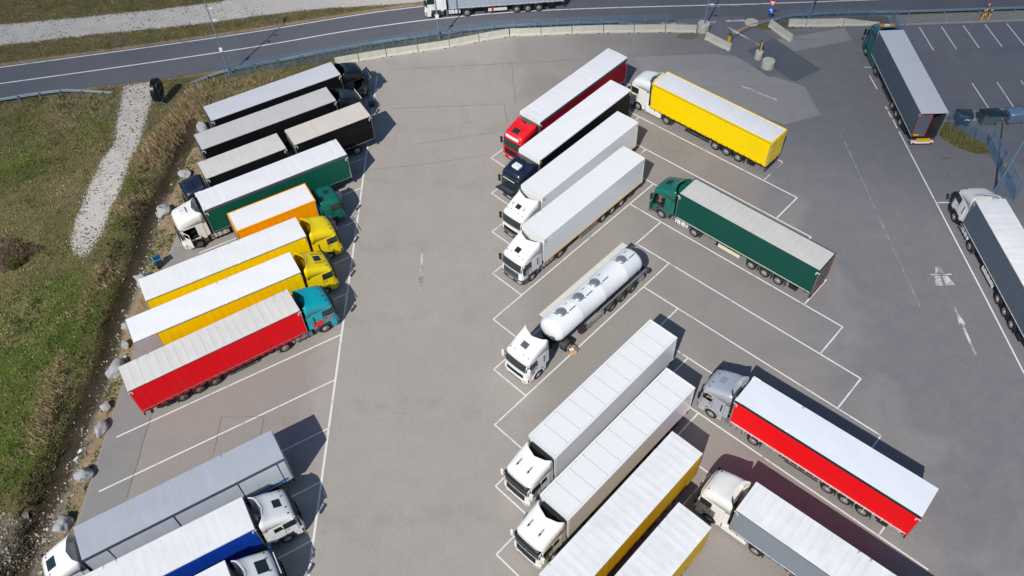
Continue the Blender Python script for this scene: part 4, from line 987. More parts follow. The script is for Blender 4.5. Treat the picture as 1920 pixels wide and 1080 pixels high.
# orange rigid
r = empty('box_lorry', (-20.72, 52.55, 0), .49); tag(r, 'short orange box lorry with a green cab and white roof', 'lorry', Lg)
cabo = dict(paint=PG, style='low', hatch=[(-1.25, -.8, .5, GLASS, .1), (-1.95, -1.55, .5, BLACK, -.6)], dots=0, open=0)
make_cab(r, 3.6+2.4, cabo); make_truck_rear(r, 6.0, 0.0, cabo, rig=-3.5)
make_box(r, -3.6, 3.6, dict(type='panel', curtain=CO, roof=TRW, rimtop=CO, bow=2.4, sag=.008, rear=CO), 'lorry_body', z1=3.9)
for s in (-1, 1): wheel(r, -1.3, s, 'trailer')
dr_ = r.matrix_basis @ Vector((6.2, 1.2, 0))
sdh = empty('satellite_dish', (dr_.x, dr_.y, 0), .49); tag(sdh, 'white satellite dish on a tripod beside the nose of the green cab', 'satellite dish')
m = MB(); m.lathe([(0, .0001), (.02, .16), (.07, .32), (.1, .4), (.115, .4), (.085, .32), (.035, .16), (.015, .0001)], 24, 'x', M=Matrix.Translation((0, 0, 1.15)) @ Matrix.Rotation(-1.9, 4, 'Z') @ Matrix.Rotation(-.75, 4, 'Y'))
m.build('reflector', WHITE, sdh, smooth=True)
m = MB(); m.tube((0, 0, .5), (0, 0, 1.15), .025, n=8)
for a_ in (0, 2.1, 4.2): m.tube((0, 0, .6), (.4*math.cos(a_), .4*math.sin(a_), 0), .016, n=6)
m.build('tripod', ALU, sdh)
m = MB(); m.tube((0, 0, 1.0), (.1, -.42, 1.2), .015, n=6); m.box(.06, .14, -.48, -.4, 1.16, 1.26); m.build('receiver_arm', ALU, sdh)
lorry('articulated_lorry', 'yellow lorry with smooth yellow roof fairing, beside the orange box lorry', 'lorry', -23.81, 46.77, .485,
      dict(paint=PY, style='tall', bar=(-.02, 2.95, 1.0, GREYP), visor=BLACK, vent=1, low=PY, arch=PY, bumper=PY), dict(type='curtain', curtain=CY, roof=TY2, edgeline=CHAS, bow=.65, sag=.015, straps=1, lip=.1), group=Lg)
lorry('articulated_lorry', 'yellow lorry with black sunroof hatch, beside the red and turquoise lorry', 'lorry', -23.75, 42.69, .49,
      dict(paint=PY, style='wing', hatch=[(-1.35, -.8, .62, GLASS, 0)], visor=BLACK, vent=0, arch=PY, bumper=PY, roofline=[(-1.4, -.75, .03, .55), (-1.4, -.75, .03, -.55)]), dict(type='curtain', curtain=CY, roof=TY1, edgeline=CHAS, bow=.65, sag=.012, lip=.1, rear=CLG, grey_end=simple('end_panel_grey', (.5, .48, .48), .5, 0, 3, .2)), group=Lg)
lorry('articulated_lorry', 'lorry with turquoise cab and red curtain side under a stained ribbed roof', 'lorry', -23.21, 38.42, .53,
      dict(paint=PTQ, style='tall', stripe=PR, bar=(-.1, 2.95, .95, BLACK), visor=BLACK, arch=PA, bumper=PTQ, hatch=[(-1.3, -1.0, .3, PTQ, 0)], tank=simple('dull_alu', (.3, .31, .3), .5, .3)), dict(type='curtain', curtain=CR, roof=TST, marks=WHITE, rail=ALU, edgeline=BLACK, bow=.68, sag=.05, strapmat=BLACK, dirty=True, hem=1), group=Lg)
lorry('articulated_lorry', 'white-cab lorry with silver grey roof, nose towards the culvert', 'lorry', -22.7, 25.67, -2.637,
      dict(paint=PW, style='wing', hatch=[(-1.15, -.55, .8, GLASS, 0)], vent=2, dots_y=(-.9, -.65, .65, .9)), dict(type='curtain', curtain=CLG, roof=TGL, strip=GREYP, bow=1.1, sag=.03, rail=None, lip=.08, straps=0, posts=[-3.4, 1.0, 5.3, -6.2], stripe=simple('stripe_blue', (.02, .2, .5), .4)), group=Lg)
lorry('articulated_lorry', 'white-cab lorry with blue curtain side and black sunroof hatch', 'lorry', -23.95, 20.78, .49,
      dict(paint=PW, style='wing', hatch=[(-1.3, -.8, .6, GLASS, 0)], vent=2, tank=DGREY, visor=BLACK), dict(type='curtain', curtain=CBL, roof=TWR, marks=WHITE, bow=.65, sag=.03, rail=GREYP, lip=.1), group=Lg)
lorry('articulated_lorry', 'white-cab lorry with blue wing mirrors at the bottom edge of the left row', 'lorry', -24.3, 16.5, .49,
      dict(paint=PW, style='wing', hatch=[(-1.35, -.65, .9, GLASS, 0)], visor=BLACK, mirror=simple('blue_plastic', (.01, .07, .4), .4), bar=(-.1, 2.84, .8, PLATE)), dict(type='curtain', curtain=CBL, roof=TW, bow=.65, sag=.03, rail=GREYP), group=Lg)
# middle row
lorry('articulated_lorry', 'red-cab lorry with maroon curtain side, first of the middle row', 'lorry', 7.26, 67.99, -2.35,
      dict(paint=PR, style='tall', hatch=[(-1.15, -.6, .75, GLASS, 0)], signbox=1, vent=2, bumper=PR, bars=DGREY), dict(type='curtain', curtain=CM, roof=TWR, strip=GREYP, marks=WHITE, rail=ALU, bow=.9, sag=.035, caps=1, front_lip=.4), group=Cg)
lorry('articulated_lorry', 'navy blue cab lorry with black curtain side and its front flap raised', 'lorry', 6.92, 62.59, -2.35,
      dict(paint=PN, style='box', ac=1, flap=(PN, .25, .95), visor=None, bars=ALU, bumper=PN, dots=0, gt=1.6, bar=(-.02, 2.86, .7, PLATE)), dict(type='curtain', curtain=CB, roof=TW, marks=YEL, rail=BLACK, bow=.65, sag=.02, front_lip=.5, lip=.1, strapmat=CHAS), group=Cg)
lorry('articulated_lorry', 'white cab with a grey bumper pulling a white box, beside the navy cab lorry', 'lorry', 6.95, 57.7, -2.36,
      dict(paint=PW, style='wing', hatch=[(-1.3, -.9, .5, GLASS, 0)], gt=1.45, roofline=[(-1.25, -1.0, .05, .65), (-1.25, -1.0, .05, -.65)], bumper=PA, bars=DGREY), dict(type='panel', curtain=CWS, roof=TRW, marks=YEL, base=YEL, post=WHITE, sag=0, bow=6, front_lip=.6), group=Cg)
lorry('articulated_lorry', 'white cab with slate grey lower half pulling a white box with yellow base line', 'lorry', 6.84, 52.69, -2.368,
      dict(paint=PW, style='wing', hatch=[(-1.2, -.75, .5, GLASS, 0)], bumper=GREYP, grille=GREYP, arch=GREYP, low=GREYP), dict(type='panel', curtain=CWS, roof=TRW, marks=YEL, base=YEL, post=WHITE, sag=0, bow=6, front_lip=.6, guardmat=ALU), group=Cg)
lorry('tanker_lorry', 'white tanker lorry with four silver manhole domes and a catwalk', 'tanker', 6.8, 42.66, -2.37,
      dict(paint=PW, style='wing', hatch=[(-1.45, -1.0, .6, GREYP, 0)], notank=1, gt=1.42, bumper=PW, grille=DGREY, arch=PW, mirror=PW, yhose=1, vent=1), dict(type='tank'), group=Cg)
lorry('articulated_lorry', 'white lorry with seamed white roof, first one below the tanker', 'lorry', 6.45, 32.56, -2.37,
      dict(paint=PW, style='tall', horns=1, bumper=PW, mirror=PW, visor=BLACK, dots=0, vent=2, bars=ALU), dict(type='panel', curtain=CWS, roof=TRW, seams=SEAMG, rimtop=PW, fridge=BLACK, sag=0, bow=6, post=WHITE), group=Cg)
lorry('articulated_lorry', 'white lorry with seamed white roof parked against the yellow-sided trailer', 'lorry', 6.99, 28.1, -2.373,
      dict(paint=PW, style='tall', horns=1, bumper=PW, mirror=PW, visor=BLACK, dots=0, vent=2, bars=ALU), dict(type='panel', curtain=CWS, roof=TRW, seams=SEAMG, rimtop=PW, fridge=BLACK, sag=0, bow=6, post=WHITE), group=Cg)
lorry('articulated_lorry', 'long yellow-sided lorry with dirty ribbed white roof beside the white seamed-roof lorry', 'lorry', 6.6, 22.85, -2.368,
      dict(paint=PY, style='low', bumper=PY), dict(type='curtain', curtain=CMY, roof=TDW, bow=.65, sag=.035, hem=1, lip=.03, straps=1, rail=None, strapmat=CMY), group=Cg)
lorry('articulated_lorry', 'yellow-sided lorry at the bottom edge of the middle row, only its rear in view', 'lorry', 6.2, 17.62, -2.368,
      dict(paint=PY, style='low', bumper=PY), dict(type='curtain', curtain=CMY, roof=TDW, bow=.65, sag=.035, hem=1, lip=.03, rail=None, strapmat=CMY), group=Cg)
# right row
lorry('articulated_lorry', 'white-cab lorry with bright yellow curtain side and yellow-rimmed white roof', 'lorry', 20.5, 63.46, 2.352,
      dict(paint=PW, style='tall', skirt=PW, arch=PW, bumper=PW, dots=0, vent=0), dict(type='curtain', curtain=CY, roof=TGC if False else TWR, rimtop=CY, bow=.9, sag=.025, strip=None, edgeline=BLACK, strapmat=BLACK, guardmat=BLACK), group=Rg)
rg = lorry('articulated_lorry', 'green lorry with red-edged rear doors, its driver standing in the open cab doorway', 'lorry', 20.58, 47.89, 2.362,
      dict(paint=PG, style='wing', hatch=[(-1.3, -.8, .6, BLACK, 0)], open=1, swing=80, tank=PLATE, arch=GREYP, bumper=PA, dots=0), dict(type='curtain', curtain=CDG, roof=TGN, rimtop=CDG, marks=WHITE, rail=paint('rail_cream', (.75, .7, .58), .4), bow=.9, sag=.02, tape=REDL, rear=CDG, guard='panel', guardmat=paint('guard_cream', (.72, .66, .5), .4), strapmat=CDG), group=Rg)
rr = lorry('articulated_lorry', 'silver-cab lorry with bright red curtain side, driver in hi-vis vest at the window', 'lorry', 21.26, 27.08, 2.391,
      dict(paint=PS, style='wing', hatch=[(-1.45, -.95, .6, simple('pale_glass', (.3, .36, .36), .1), 0)], window_open=1, arch=PS, bumper=PS, vent=1, yhose=1, tank=ALU), dict(type='curtain', curtain=CR2, roof=TWR2, strip=CHAS, marks=WHITE, rail=PLATE, caps=1, bow=1.3, sag=.012, strapmat=PLATE, rimtop=None), group=Rg)
lorry('articulated_lorry', 'cream-cab lorry with grey curtain side below the silver and red lorry', 'lorry', 19.58, 18.89, 2.391,
      dict(paint=PC, style='tall', arch=PC, skirt=PC, bumper=PC, dots_y=(-.8, .8), vent=0, rim=None), dict(type='curtain', curtain=CGR, roof=TDW, marks=WHITE, rail=PLATE, bow=.65, sag=.04, edgeline=BLACK, dirty=True), group=Rg)
lorry('articulated_lorry', 'petrol-green cab lorry with orange beacon bar and one rear door open', 'lorry', 40.65, 67.74, 1.545,
      dict(paint=PT, style='tall', beacon=1, skirt=PT, arch=PT, bumper=PT, vent=0, dots=0), dict(type='curtain', curtain=CSL, roof=TGC, marks=WHITE, rail=PLATE, bow=.65, sag=.03, rear_open=1, lamprack=1, rimtop=None, strapmat=CHAS), group='lorries parked along the right edge')
lorry('articulated_lorry', 'white-cab lorry with slate grey side parked at the right edge below the gate', 'lorry', 40.98, 42.5, 1.573,
      dict(paint=PW, style='wing', bumper=BLACK, arch=BLACK, dots_y=(.8,), vent=1, tank=PLATE), dict(type='curtain', curtain=CSL, roof=TDW, marks=WHITE, rail=PLATE, bow=1.3, sag=.03, guard='panel', guardmat=PLATE, strapmat=CHAS), group='lorries parked along the right edge')
lorry('articulated_lorry', 'white lorry with light grey curtain side driving along the public road', 'lorry', .85, 88.62, -PI+.045,
      dict(paint=PW, style='tall', arch=GREYP, bumper=PW, vent=0, tank=PLATE), dict(type='curtain', curtain=curtain_mat('curtain_silver', (.36, .4, .46)), roof=TW, rail=PLATE, bow=.65, sag=.02, guard='panel', guardmat=PLATE, ext=1, ext_side=1), group=None)

# ------------------------------------------------------------------ people
SKIN = simple('skin', (.45, .27, .19), .6); BRN = simple('brown_jacket', (.16, .095, .07), .85, 0, 20, .35); JEAN = simple('dark_trousers', (.02, .022, .03), .9); HIV = simple('hi_vis_vest', (.25, .9, .05), .6)
HAIR = simple('dark_hair', (.02, .015, .01), .8)
def skin_fig(name, joints, bones, mat, parent=None, root=0):
    me = bpy.data.meshes.new(name); me.from_pydata([j[0] for j in joints], bones, []); me.materials.append(mat)
    o = bpy.data.objects.new(name, me); COL.objects.link(o)
    if parent: o.parent = parent
    sk = o.modifiers.new('skin', 'SKIN'); sk.use_smooth_shade = True
    if not me.skin_vertices: bpy.context.view_layer.objects.active = o
    lay = me.skin_vertices[0].data if me.skin_vertices else None
    if lay is None:
        with bpy.context.temp_override(object=o, active_object=o): bpy.ops.mesh.customdata_skin_add()
        lay = me.skin_vertices[0].data
    for i, j in enumerate(joints): lay[i].radius = (j[1], j[1] if len(j) < 3 else j[2]); lay[i].use_root = (i == root)
    ss = o.modifiers.new('sub', 'SUBSURF'); ss.levels = 2; ss.render_levels = 2
    return o
def hand(name, p, d, nrm, parent, mat):
    """palm and five fingers; p wrist, d direction, nrm palm normal"""
    p = Vector(p); d = Vector(d).normalized(); n = Vector(nrm).normalized(); s = d.cross(n).normalized()
    J = [(p, .026, .018), (p+d*.05, .036, .016), (p+d*.09, .038, .015)]; Bn = [(0, 1), (1, 2)]
    for i, (o_, l) in enumerate(((-.03, .07), (-.01, .08), (.011, .074), (.03, .058))):
        a = len(J); J += [(p+d*.1+s*o_, .009), (p+d*(.1+l*.5)+s*o_*1.15+n*.01, .0085), (p+d*(.1+l*.9)+s*o_*1.2+n*.03, .007)]; Bn += [(2, a), (a, a+1), (a+1, a+2)]
    a = len(J); J += [(p+d*.05-s*.05, .011), (p+d*.09-s*.07+n*.02, .009)]; Bn += [(1, a), (a, a+1)]
    return skin_fig(name, J, Bn, mat, parent)
def person(label, M, pose, top, legs=True):
    root = empty('person'); root.matrix_world = M; tag(root, label, 'person')
    J, Bn = pose
    b = skin_fig('body', J, Bn, top, root)
    return root, b
def place(o, lorry_root, local, rz=0):
    o.matrix_world = lorry_root.matrix_basis @ Matrix.Translation(local) @ Matrix.Rotation(rz, 4, 'Z')
# driver leaning into the green cab: stands on the step, back to the camera
g = empty('person'); tag(g, 'driver in a brown jacket climbing into the open doorway of the green lorry', 'person')
place(g, rg, (6.8+2.83-1.0, 1.12, .95), -PI/2)      # faces into the cab
J = [((0, 0, .92), .13, .16), ((.02, 0, 1.08), .15, .18), ((.08, 0, 1.28), .16, .2), ((.16, 0, 1.42), .12, .2), ((.2, 0, 1.5), .06, .07), ((.23, 0, 1.58), .07, .07), ((.25, 0, 1.68), .105, .09), ((.26, 0, 1.76), .075, .07),
     ((.16, .2, 1.4), .075), ((.28, .3, 1.2), .058), ((.48, .26, 1.12), .045), ((.16, -.2, 1.4), .075), ((.3, -.28, 1.22), .058), ((.5, -.2, 1.25), .045)]
Bn = [(0, 1), (1, 2), (2, 3), (3, 4), (4, 5), (5, 6), (6, 7), (3, 8), (8, 9), (9, 10), (3, 11), (11, 12), (12, 13)]
b = skin_fig('body', J+[((0, .1, .85), .11), ((.04, .11, .48), .08), ((-.02, .12, .1), .055), ((.1, .12, .04), .045), ((.0, -.1, .85), .11), ((.12, -.11, .5), .08), ((.06, -.12, .1), .055), ((.18, -.12, .05), .045)],
             Bn+[(0, 14), (14, 15), (15, 16), (16, 17), (0, 18), (18, 19), (19, 20), (20, 21)], SKIN, g)
J2 = [((0, 0, .84), .165, .2), ((.02, 0, 1.05), .17, .2), ((.08, 0, 1.28), .18, .22), ((.16, 0, 1.43), .13, .2), ((.19, 0, 1.48), .075, .08), ((.16, .2, 1.4), .095), ((.28, .3, 1.2), .075), ((.46, .265, 1.13), .058), ((.16, -.2, 1.4), .095), ((.3, -.28, 1.22), .075), ((.47, -.21, 1.25), .058)]
skin_fig('jacket', J2, [(0, 1), (1, 2), (2, 3), (3, 4), (3, 5), (5, 6), (6, 7), (3, 8), (8, 9), (9, 10)], BRN, g)
skin_fig('trousers', [((0, 0, .88), .15, .17), ((0, .1, .8), .125), ((.04, .11, .48), .095), ((-.02, .12, .14), .075), ((0, -.1, .8), .125), ((.12, -.11, .5), .095), ((.06, -.12, .14), .075)], [(0, 1), (1, 2), (2, 3), (0, 4), (4, 5), (5, 6)], JEAN, g)
skin_fig('hair', [((.235, 0, 1.7), .11, .1), ((.24, 0, 1.77), .085, .08), ((.2, 0, 1.66), .09, .08)], [(0, 1), (0, 2)], HAIR, g)
hand('hand', (.49, .26, 1.115), (1, -.1, -.1), (0, 0, -1), g, SKIN); hand('hand', (.51, -.2, 1.25), (1, .1, .1), (0, 0, -1), g, SKIN)
def sitter(label, rootl, loc, rz, top, topname, reach=(.34, -.3, .42)):
    g = empty('person'); tag(g, label, 'person'); place(g, rootl, loc, rz)
    J = [((0, 0, .1), .13, .17), ((0, 0, .3), .13, .17), ((.0, 0, .5), .13, .19), ((.01, 0, .6), .06, .07), ((.03, 0, .68), .07, .07), ((.05, 0, .78), .1, .085), ((.05, 0, .85), .07, .065),
         ((0, .2, .5), .07), ((.06, .3, .28), .055), ((.28, .3, .3), .042), ((0, -.2, .5), .07), ((.1, -.28, .26), .055), ((.34, -.2, .32), .042),
         ((.1, .1, .06), .1), ((.42, .13, .08), .085), ((.5, .14, -.3), .06), ((.1, -.1, .06), .1), ((.42, -.13, .08), .085), ((.5, -.14, -.3), .06), ((.62, .14, -.34), .045), ((.62, -.14, -.34), .045)]
    Bn = [(0, 1), (1, 2), (2, 3), (3, 4), (4, 5), (5, 6), (2, 7), (7, 8), (8, 9), (2, 10), (10, 11), (11, 12), (0, 13), (13, 14), (14, 15), (0, 16), (16, 17), (17, 18), (15, 19), (18, 20)]
    skin_fig('body', J, Bn, SKIN, g)
    skin_fig(topname, [((0, 0, .1), .15, .19), ((0, 0, .32), .15, .19), ((0, 0, .5), .15, .21), ((.01, 0, .57), .08, .09), ((0, .2, .5), .09), ((.05, .27, .36), .075), ((0, -.2, .5), .09), ((.07, -.26, .36), .075)], [(0, 1), (1, 2), (2, 3), (2, 4), (4, 5), (2, 6), (6, 7)], top, g)
    skin_fig('hair', [((.03, 0, .8), .1, .09), ((.04, 0, .87), .075, .07), ((.0, 0, .76), .085, .08)], [(0, 1), (0, 2)], HAIR, g)
    hand('hand', (.29, .3, .3), (1, 0, .1), (0, 0, -1), g, SKIN); hand('hand', (.35, -.2, .32), (1, .1, .1), (0, 0, -1), g, SKIN)
    return g
sitter('driver in a lime green hi-vis vest seated at the window of the silver cab', rr, (6.8+2.83-1.1, .72, 1.72), 0, HIV, 'vest')

# ------------------------------------------------------------------ street furniture
CONC = NT('concrete'); co_ = CONC.coord(); a_ = CONC.noise(co_, 1.5, 6, .7); b_ = CONC.noise(co_, 12, 6, .7)
CONC.col(CONC.mix(CONC.ramp(b_, [(.4, 0.), (.75, .5)]), CONC.mix(CONC.ramp(a_, [(.35, 0.), (.7, 1.)]), (.56, .54, .46), (.44, .43, .38)), (.3, .29, .26)))
CONC.set(Roughness=.9); CONC.bump(b_, .3, .02); CONC = CONC.m
ORD = ['first', 'second', 'third', 'fourth', 'fifth', 'sixth', 'seventh', 'eighth', 'ninth', 'tenth', 'eleventh', 'twelfth', 'thirteenth']
def barrier(a, b, label, group, h=.85, dots=0, taper=0, script=0):
    """jersey block whose near foot runs a-b; body lies on the left of a->b"""
    a = Vector((*a, 0)); b = Vector((*b, 0)); d = b-a; L = d.length-.05; ang = math.atan2(d.y, d.x)
    o = empty('concrete_barrier', a, ang); tag(o, label, 'concrete barrier', group)
    pr = [(0, 0), (0, .12), (.12, .3), (.2, h), (.4, h), (.48, .3), (.6, .12), (.6, 0)]
    m = MB(); V = []; xs_ = [0.02, .35, .36, .65, .66, L-.66, L-.65, L-.36, L-.35, L]
    for x in xs_:
        for y, z in pr:
            zz = z
            if taper: zz = z if z < .2 else z*(1-.75*(x/L)) if z > .3*(.9) else z*(1-.5*x/L)
            V.append((x, y, max(zz, 0)))
    n = len(pr); F_ = []
    for j in range(len(xs_)-1):
        for i in range(n): F_.append((j*n+i, j*n+(i+1) % n, (j+1)*n+(i+1) % n, (j+1)*n+i))
    F_ += [tuple(range(n)), tuple((len(xs_)-1)*n+i for i in range(n))]
    m.add(V, F_); m.build('block', CONC, o, bevel=.015)
    m = MB()
    for x in (.5, L-.5): m.box(x-.13, x+.13, -.004, .05, .0, .07)
    m.build('drain_slot', BLACK, o)
    if dots:
        m = MB()
        for (x, z) in ((.5, .6), (.5, .35), (1.6, .4), (2.6, .5)): m.lathe([(0, .05), (.005, .0001)], 10, 'y', M=Matrix.Translation((x, .12+(z-.3)*.145-.008, z)) @ Matrix.Rotation(PI, 4, 'Z'))
        m.build('paint_dot', YEL, o)
    if script:
        t = bpy.data.curves.new('scrawl', 'FONT'); t.body = 'Sump'; t.size = .52; t.extrude = .002; t.shear = .3
        to_ = bpy.data.objects.new('scrawl', t); COL.objects.link(to_)
        dg = bpy.context.evaluated_depsgraph_get(); mm = bpy.data.meshes.new_from_object(to_.evaluated_get(dg)); COL.objects.unlink(to_); bpy.data.objects.remove(to_)
        mm.materials.clear(); mm.materials.append(simple('faded_yellow', (.7, .66, .38), .8)); w = bpy.data.objects.new('scrawl', mm); COL.objects.link(w); w.parent = o
        w.location = (1.1, .132, .36); w.rotation_euler = (PI/2-.145, 0, 0)
    return o
BR = [(-18.4, 78.54), (-15.84, 79.14), (-12.77, 79.75), (-9.26, 80.34), (-5.72, 80.98), (-2.36, 81.86), (1.1, 82.63), (4.69, 82.5), (8.23, 82.53), (11.83, 82.45), (15.27, 82.22), (18.81, 82.04), (22.29, 81.6)]
for i, (a, b) in enumerate(zip(BR[:-1], BR[1:])):
    ex = {0: 'half hidden behind the black cab', 1: 'just right of the black cab', 2: 'with yellow paint dots', 5: 'where the row bends', 10: 'with a yellow scrawl', 11: 'touching the round concrete base'}.get(i, '')
    barrier(a, b, f'concrete barrier block, {ORD[i]} from the left in the curved row'+((', '+ex) if ex and len(ex.split()) < 5 else ''), 'concrete barrier blocks along the road side', dots=(i == 2), script=(i == 10))
barrier((22.9, 80.3), (25.2, 77.75), 'slanted concrete barrier block between the round base and the barrier arm post', 'concrete barrier blocks beside the entrance')
barrier((30.5, 82.2), (32.2, 78.95), 'slanted concrete barrier block on its own right of the entrance lane', 'concrete barrier blocks beside the entrance')
BR2 = [(32.78, 81.96), (34.76, 81.74), (38.95, 81.56), (43.15, 81.43)]
for i, (a, b) in enumerate(zip(BR2[:-1], BR2[1:])):
    barrier(a, b, ['short concrete barrier block at the left end of the row right of the entrance', 'long middle concrete barrier block in the row right of the entrance', 'tapered concrete barrier block behind the petrol-green cab'][i], 'concrete barrier blocks right of the entrance', taper=(i == 2))
def guardrail(name, pts, label, step=3.6, z=.62, ends=(1, 1)):
    pts = catmull(pts, 5); o = empty(name, (*pts[0], 0)); tag(o, label, 'guardrail', 'steel guardrails along the road'); ox, oy = pts[0]
    m = MB(); V = []; prof = [(0, .15), (.045, .11), (.045, .06), (0, .02), (0, -.02), (.045, -.06), (.045, -.11), (0, -.15)]; n = len(prof)
    cum = [0]
    for a, b in zip(pts[:-1], pts[1:]): cum.append(cum[-1]+math.dist(a, b))
    Lt = cum[-1]
    def zat(s):
        e = z
        if ends[0] and s < 5: e = z*(s/5)+.05*(1-s/5)
        if ends[1] and Lt-s < 5: e = z*((Lt-s)/5)+.05*(1-(Lt-s)/5)
        return e
    for i, p in enumerate(pts):
        a = Vector(pts[max(0, i-1)]); b = Vector(pts[min(len(pts)-1, i+1)]); d = (b-a).normalized(); nn = Vector((-d.y, d.x))
        for off, zz in prof: V.append((p[0]-ox+nn.x*(off), p[1]-oy+nn.y*(off), zat(cum[i])+zz))
    F_ = [(j*n+i, (j+1)*n+i, (j+1)*n+i+1, j*n+i+1) for j in range(len(pts)-1) for i in range(n-1)]
    m.add(V, F_); m.build('rail', GALV, o, solid=.02)
    s = 2.0
    while s < Lt-1:
        j = max(i for i in range(len(cum)) if cum[i] <= s); t = (s-cum[j])/max(1e-6, cum[min(j+1, len(cum)-1)]-cum[j]); j2 = min(j+1, len(pts)-1)
        x = pts[j][0]+(pts[j2][0]-pts[j][0])*t-ox; y = pts[j][1]+(pts[j2][1]-pts[j][1])*t-oy; zz = zat(s)
        m = MB(); m.box(x-.05, x+.05, y-.16, y-.06, -.1, zz+.1); m.box(x-.04, x+.04, y-.07, y+.01, zz-.1, zz+.08); m.build('post', GALV, o); s += step
    return o
guardrail('guardrail', [(-78, 70.0), (-66, 72.3), (-54.06, 74.5), (-51.87, 74.95), (-49.85, 75.3), (-47.63, 75.55), (-45.6, 75.6), (-42.4, 75.5)], 'steel guardrail at the left edge, ending beside the gravel track', 2.2)
guardrail('guardrail', [(-34.2, 76.5), (-31.7, 77.6), (-27.17, 78.75), (-22.58, 79.9), (-17.91, 81.03), (-13.77, 81.89), (-9.87, 82.62), (-5.5, 83.25), (-1.84, 83.72), (2.02, 83.94), (11.2, 83.83), (15.73, 83.5), (17.9, 83.2)], 'long curved steel guardrail behind the row of concrete blocks', 2.6)
guardrail('guardrail', [(28.8, 82.7), (31.5, 83.1), (33.74, 83.4), (39.23, 83.4), (45.8, 83.1), (53.66, 82.9), (63, 82.7), (90, 82.1)], 'steel guardrail right of the entrance, behind the give-way sign', 4.0, ends=(1, 0))
def fence(name, pts, label, h=2.0, step=2.52, wires=12, mesh=True, group='wire mesh fences round the lot', wv=.25, mat=GALVB):
    o = empty(name, (*pts[0], 0)); tag(o, label, 'fence', group); ox, oy = pts[0]; P = [Vector((x-ox, y-oy, 0)) for x, y in pts]
    m = MB()
    for a, b in zip(P[:-1], P[1:]):
        for i in range(wires): z = .06+(h-.1)*i/(wires-1); m.beam(a+Vector((0, 0, z)), b+Vector((0, 0, z)), .022, .022)
        L = (b-a).length; nv = int(L/wv)
        for i in range(nv): p = a+(b-a)*(i/nv); m.box(p.x-.003, p.x+.003, p.y-.003, p.y+.003, .05, h-.02)
    m.build('wire_mesh', mat, o, fix=False)
    s = 0; acc = 0
    for a, b in zip(P[:-1], P[1:]):
        L = (b-a).length
        while acc <= L+1e-3:
            p = a+(b-a)*(acc/L); m = MB(); m.box(p.x-.03, p.x+.03, p.y-.03, p.y+.03, 0, h+.05); m.build('post', mat, o); acc += step
        acc -= L
    return o
fence('mesh_fence', [(-30.3, 77.3), (-25.5, 78.4), (-20.4, 79.55), (-13, 81.2), (-10.6, 81.7), (-8.1, 82.1), (-5.6, 82.55), (-3.1, 83.0), (-.6, 83.3), (4.4, 83.42), (12, 83.3), (19.6, 83.1)], 'long wire mesh fence following the curved row of concrete blocks', step=2.5, h=1.65, wires=10)
fence('mesh_fence', [(32.0, 82.75), (37.0, 82.6), (41.9, 82.35), (44.5, 81.85)], 'short wire mesh fence behind the concrete blocks right of the entrance', step=2.5, h=1.65, wires=10)
fence('mesh_fence', [(44.55, 81.7), (44.1, 73), (43.9, 66), (44.3, 63.3), (46.76, 60.35)], 'wire mesh fence between the lot and the car park, in front of the wheeled containers', step=3.0)
fence('mesh_fence', [(46.25, 52.9), (44.9, 53.9)], 'short wire fence piece beyond the gate beside the white cab', step=1.6)
# gate
o = empty('swing_gate', (46.72, 60.15, 0), math.atan2(52.85-60.15, 46.18-46.72)); tag(o, 'open blue-grey steel gate with a small yellow sign', 'gate')
GL = math.hypot(52.85-60.15, 46.18-46.72)
m = MB()
for z in (.1, 2.0): m.box(0, GL, -.03, .03, z-.04, z+.04)
for x in (0.04, GL-.04): m.box(x-.04, x+.04, -.03, .03, .1, 2.0)
for x in (GL*.25, GL*.5, GL*.75): m.box(x-.025, x+.025, -.025, .025, .1, 2.0)
m.build('gate_frame', GALVB, o)
m = MB()
for i in range(1, 10): m.box(0, GL, -.014, .014, .1+.19*i-.014, .1+.19*i+.014)
for x in np.arange(.2, GL, .2): m.box(x-.008, x+.008, -.006, .006, .1, 2.0)
m.build('gate_mesh', GALVB, o, fix=False)
m = MB(); m.box(GL*.5-.16, GL*.5+.18, -.045, -.03, .95, 1.35); m.build('warning_sign', YEL, o)
m = MB(); m.box(-.14, -.02, -.06, .06, 0, 2.15); m.build('gate_post', GALVB, o)

def pole(name, base, label, lean=(0, 0), h=10, r=.09, box=None, cams=(), arm=True, z0=0):
    o = empty(name, (*base, 0)); tag(o, label, 'lamp post', 'galvanised lamp posts round the lot')
    m = MB(); m.tube((0, 0, z0), (0, 0, h), r, r*.6, 12); m.tube((0, 0, z0), (0, 0, z0+.5), r*1.25, r*1.2, 12); m.build('pole', GALV, o, smooth=True)
    if arm:
        m = MB(); m.tube((0, 0, h), (0, .5, h+.1), .04, n=8); m.build('bracket', GALV, o)
        m = MB(); m.box(-.13, .13, .4, 1.1, h+.05, h+.16); m.build('lamp_head', GREYP, o, bevel=.03)
    if box: m = MB(); m.box(-.18, .18, -.2, -.06, box-.22, box+.22); m.build('junction_box', WHITE, o, bevel=.01)
    for (z, s) in cams: 
        m = MB(); m.tube((0, -.05, z), (s*.35, -.15, z+.02), .02, n=6); m.box(min(s*.25, s*.6), max(s*.25, s*.6), -.2, -.06, z-.05, z+.07); m.build('camera_housing', WHITE, o)
    return o
pole('lamp_post', (-30.1, 77.95), 'tall lamp post with a white box at the left end of the mesh fence', h=10.5, box=3.25, cams=[(8.2, 1), (6.8, 1)])
pole('lamp_post', (-6.95, 82.75), 'lamp post in front of the lorry driving on the road', h=10.5, box=3.0)
pole('lamp_post', (23.17, 82.1), 'lamp post with a camera standing on a round concrete base by the entrance', h=10.0, z0=.8, cams=[(3.35, 1)], r=.085)
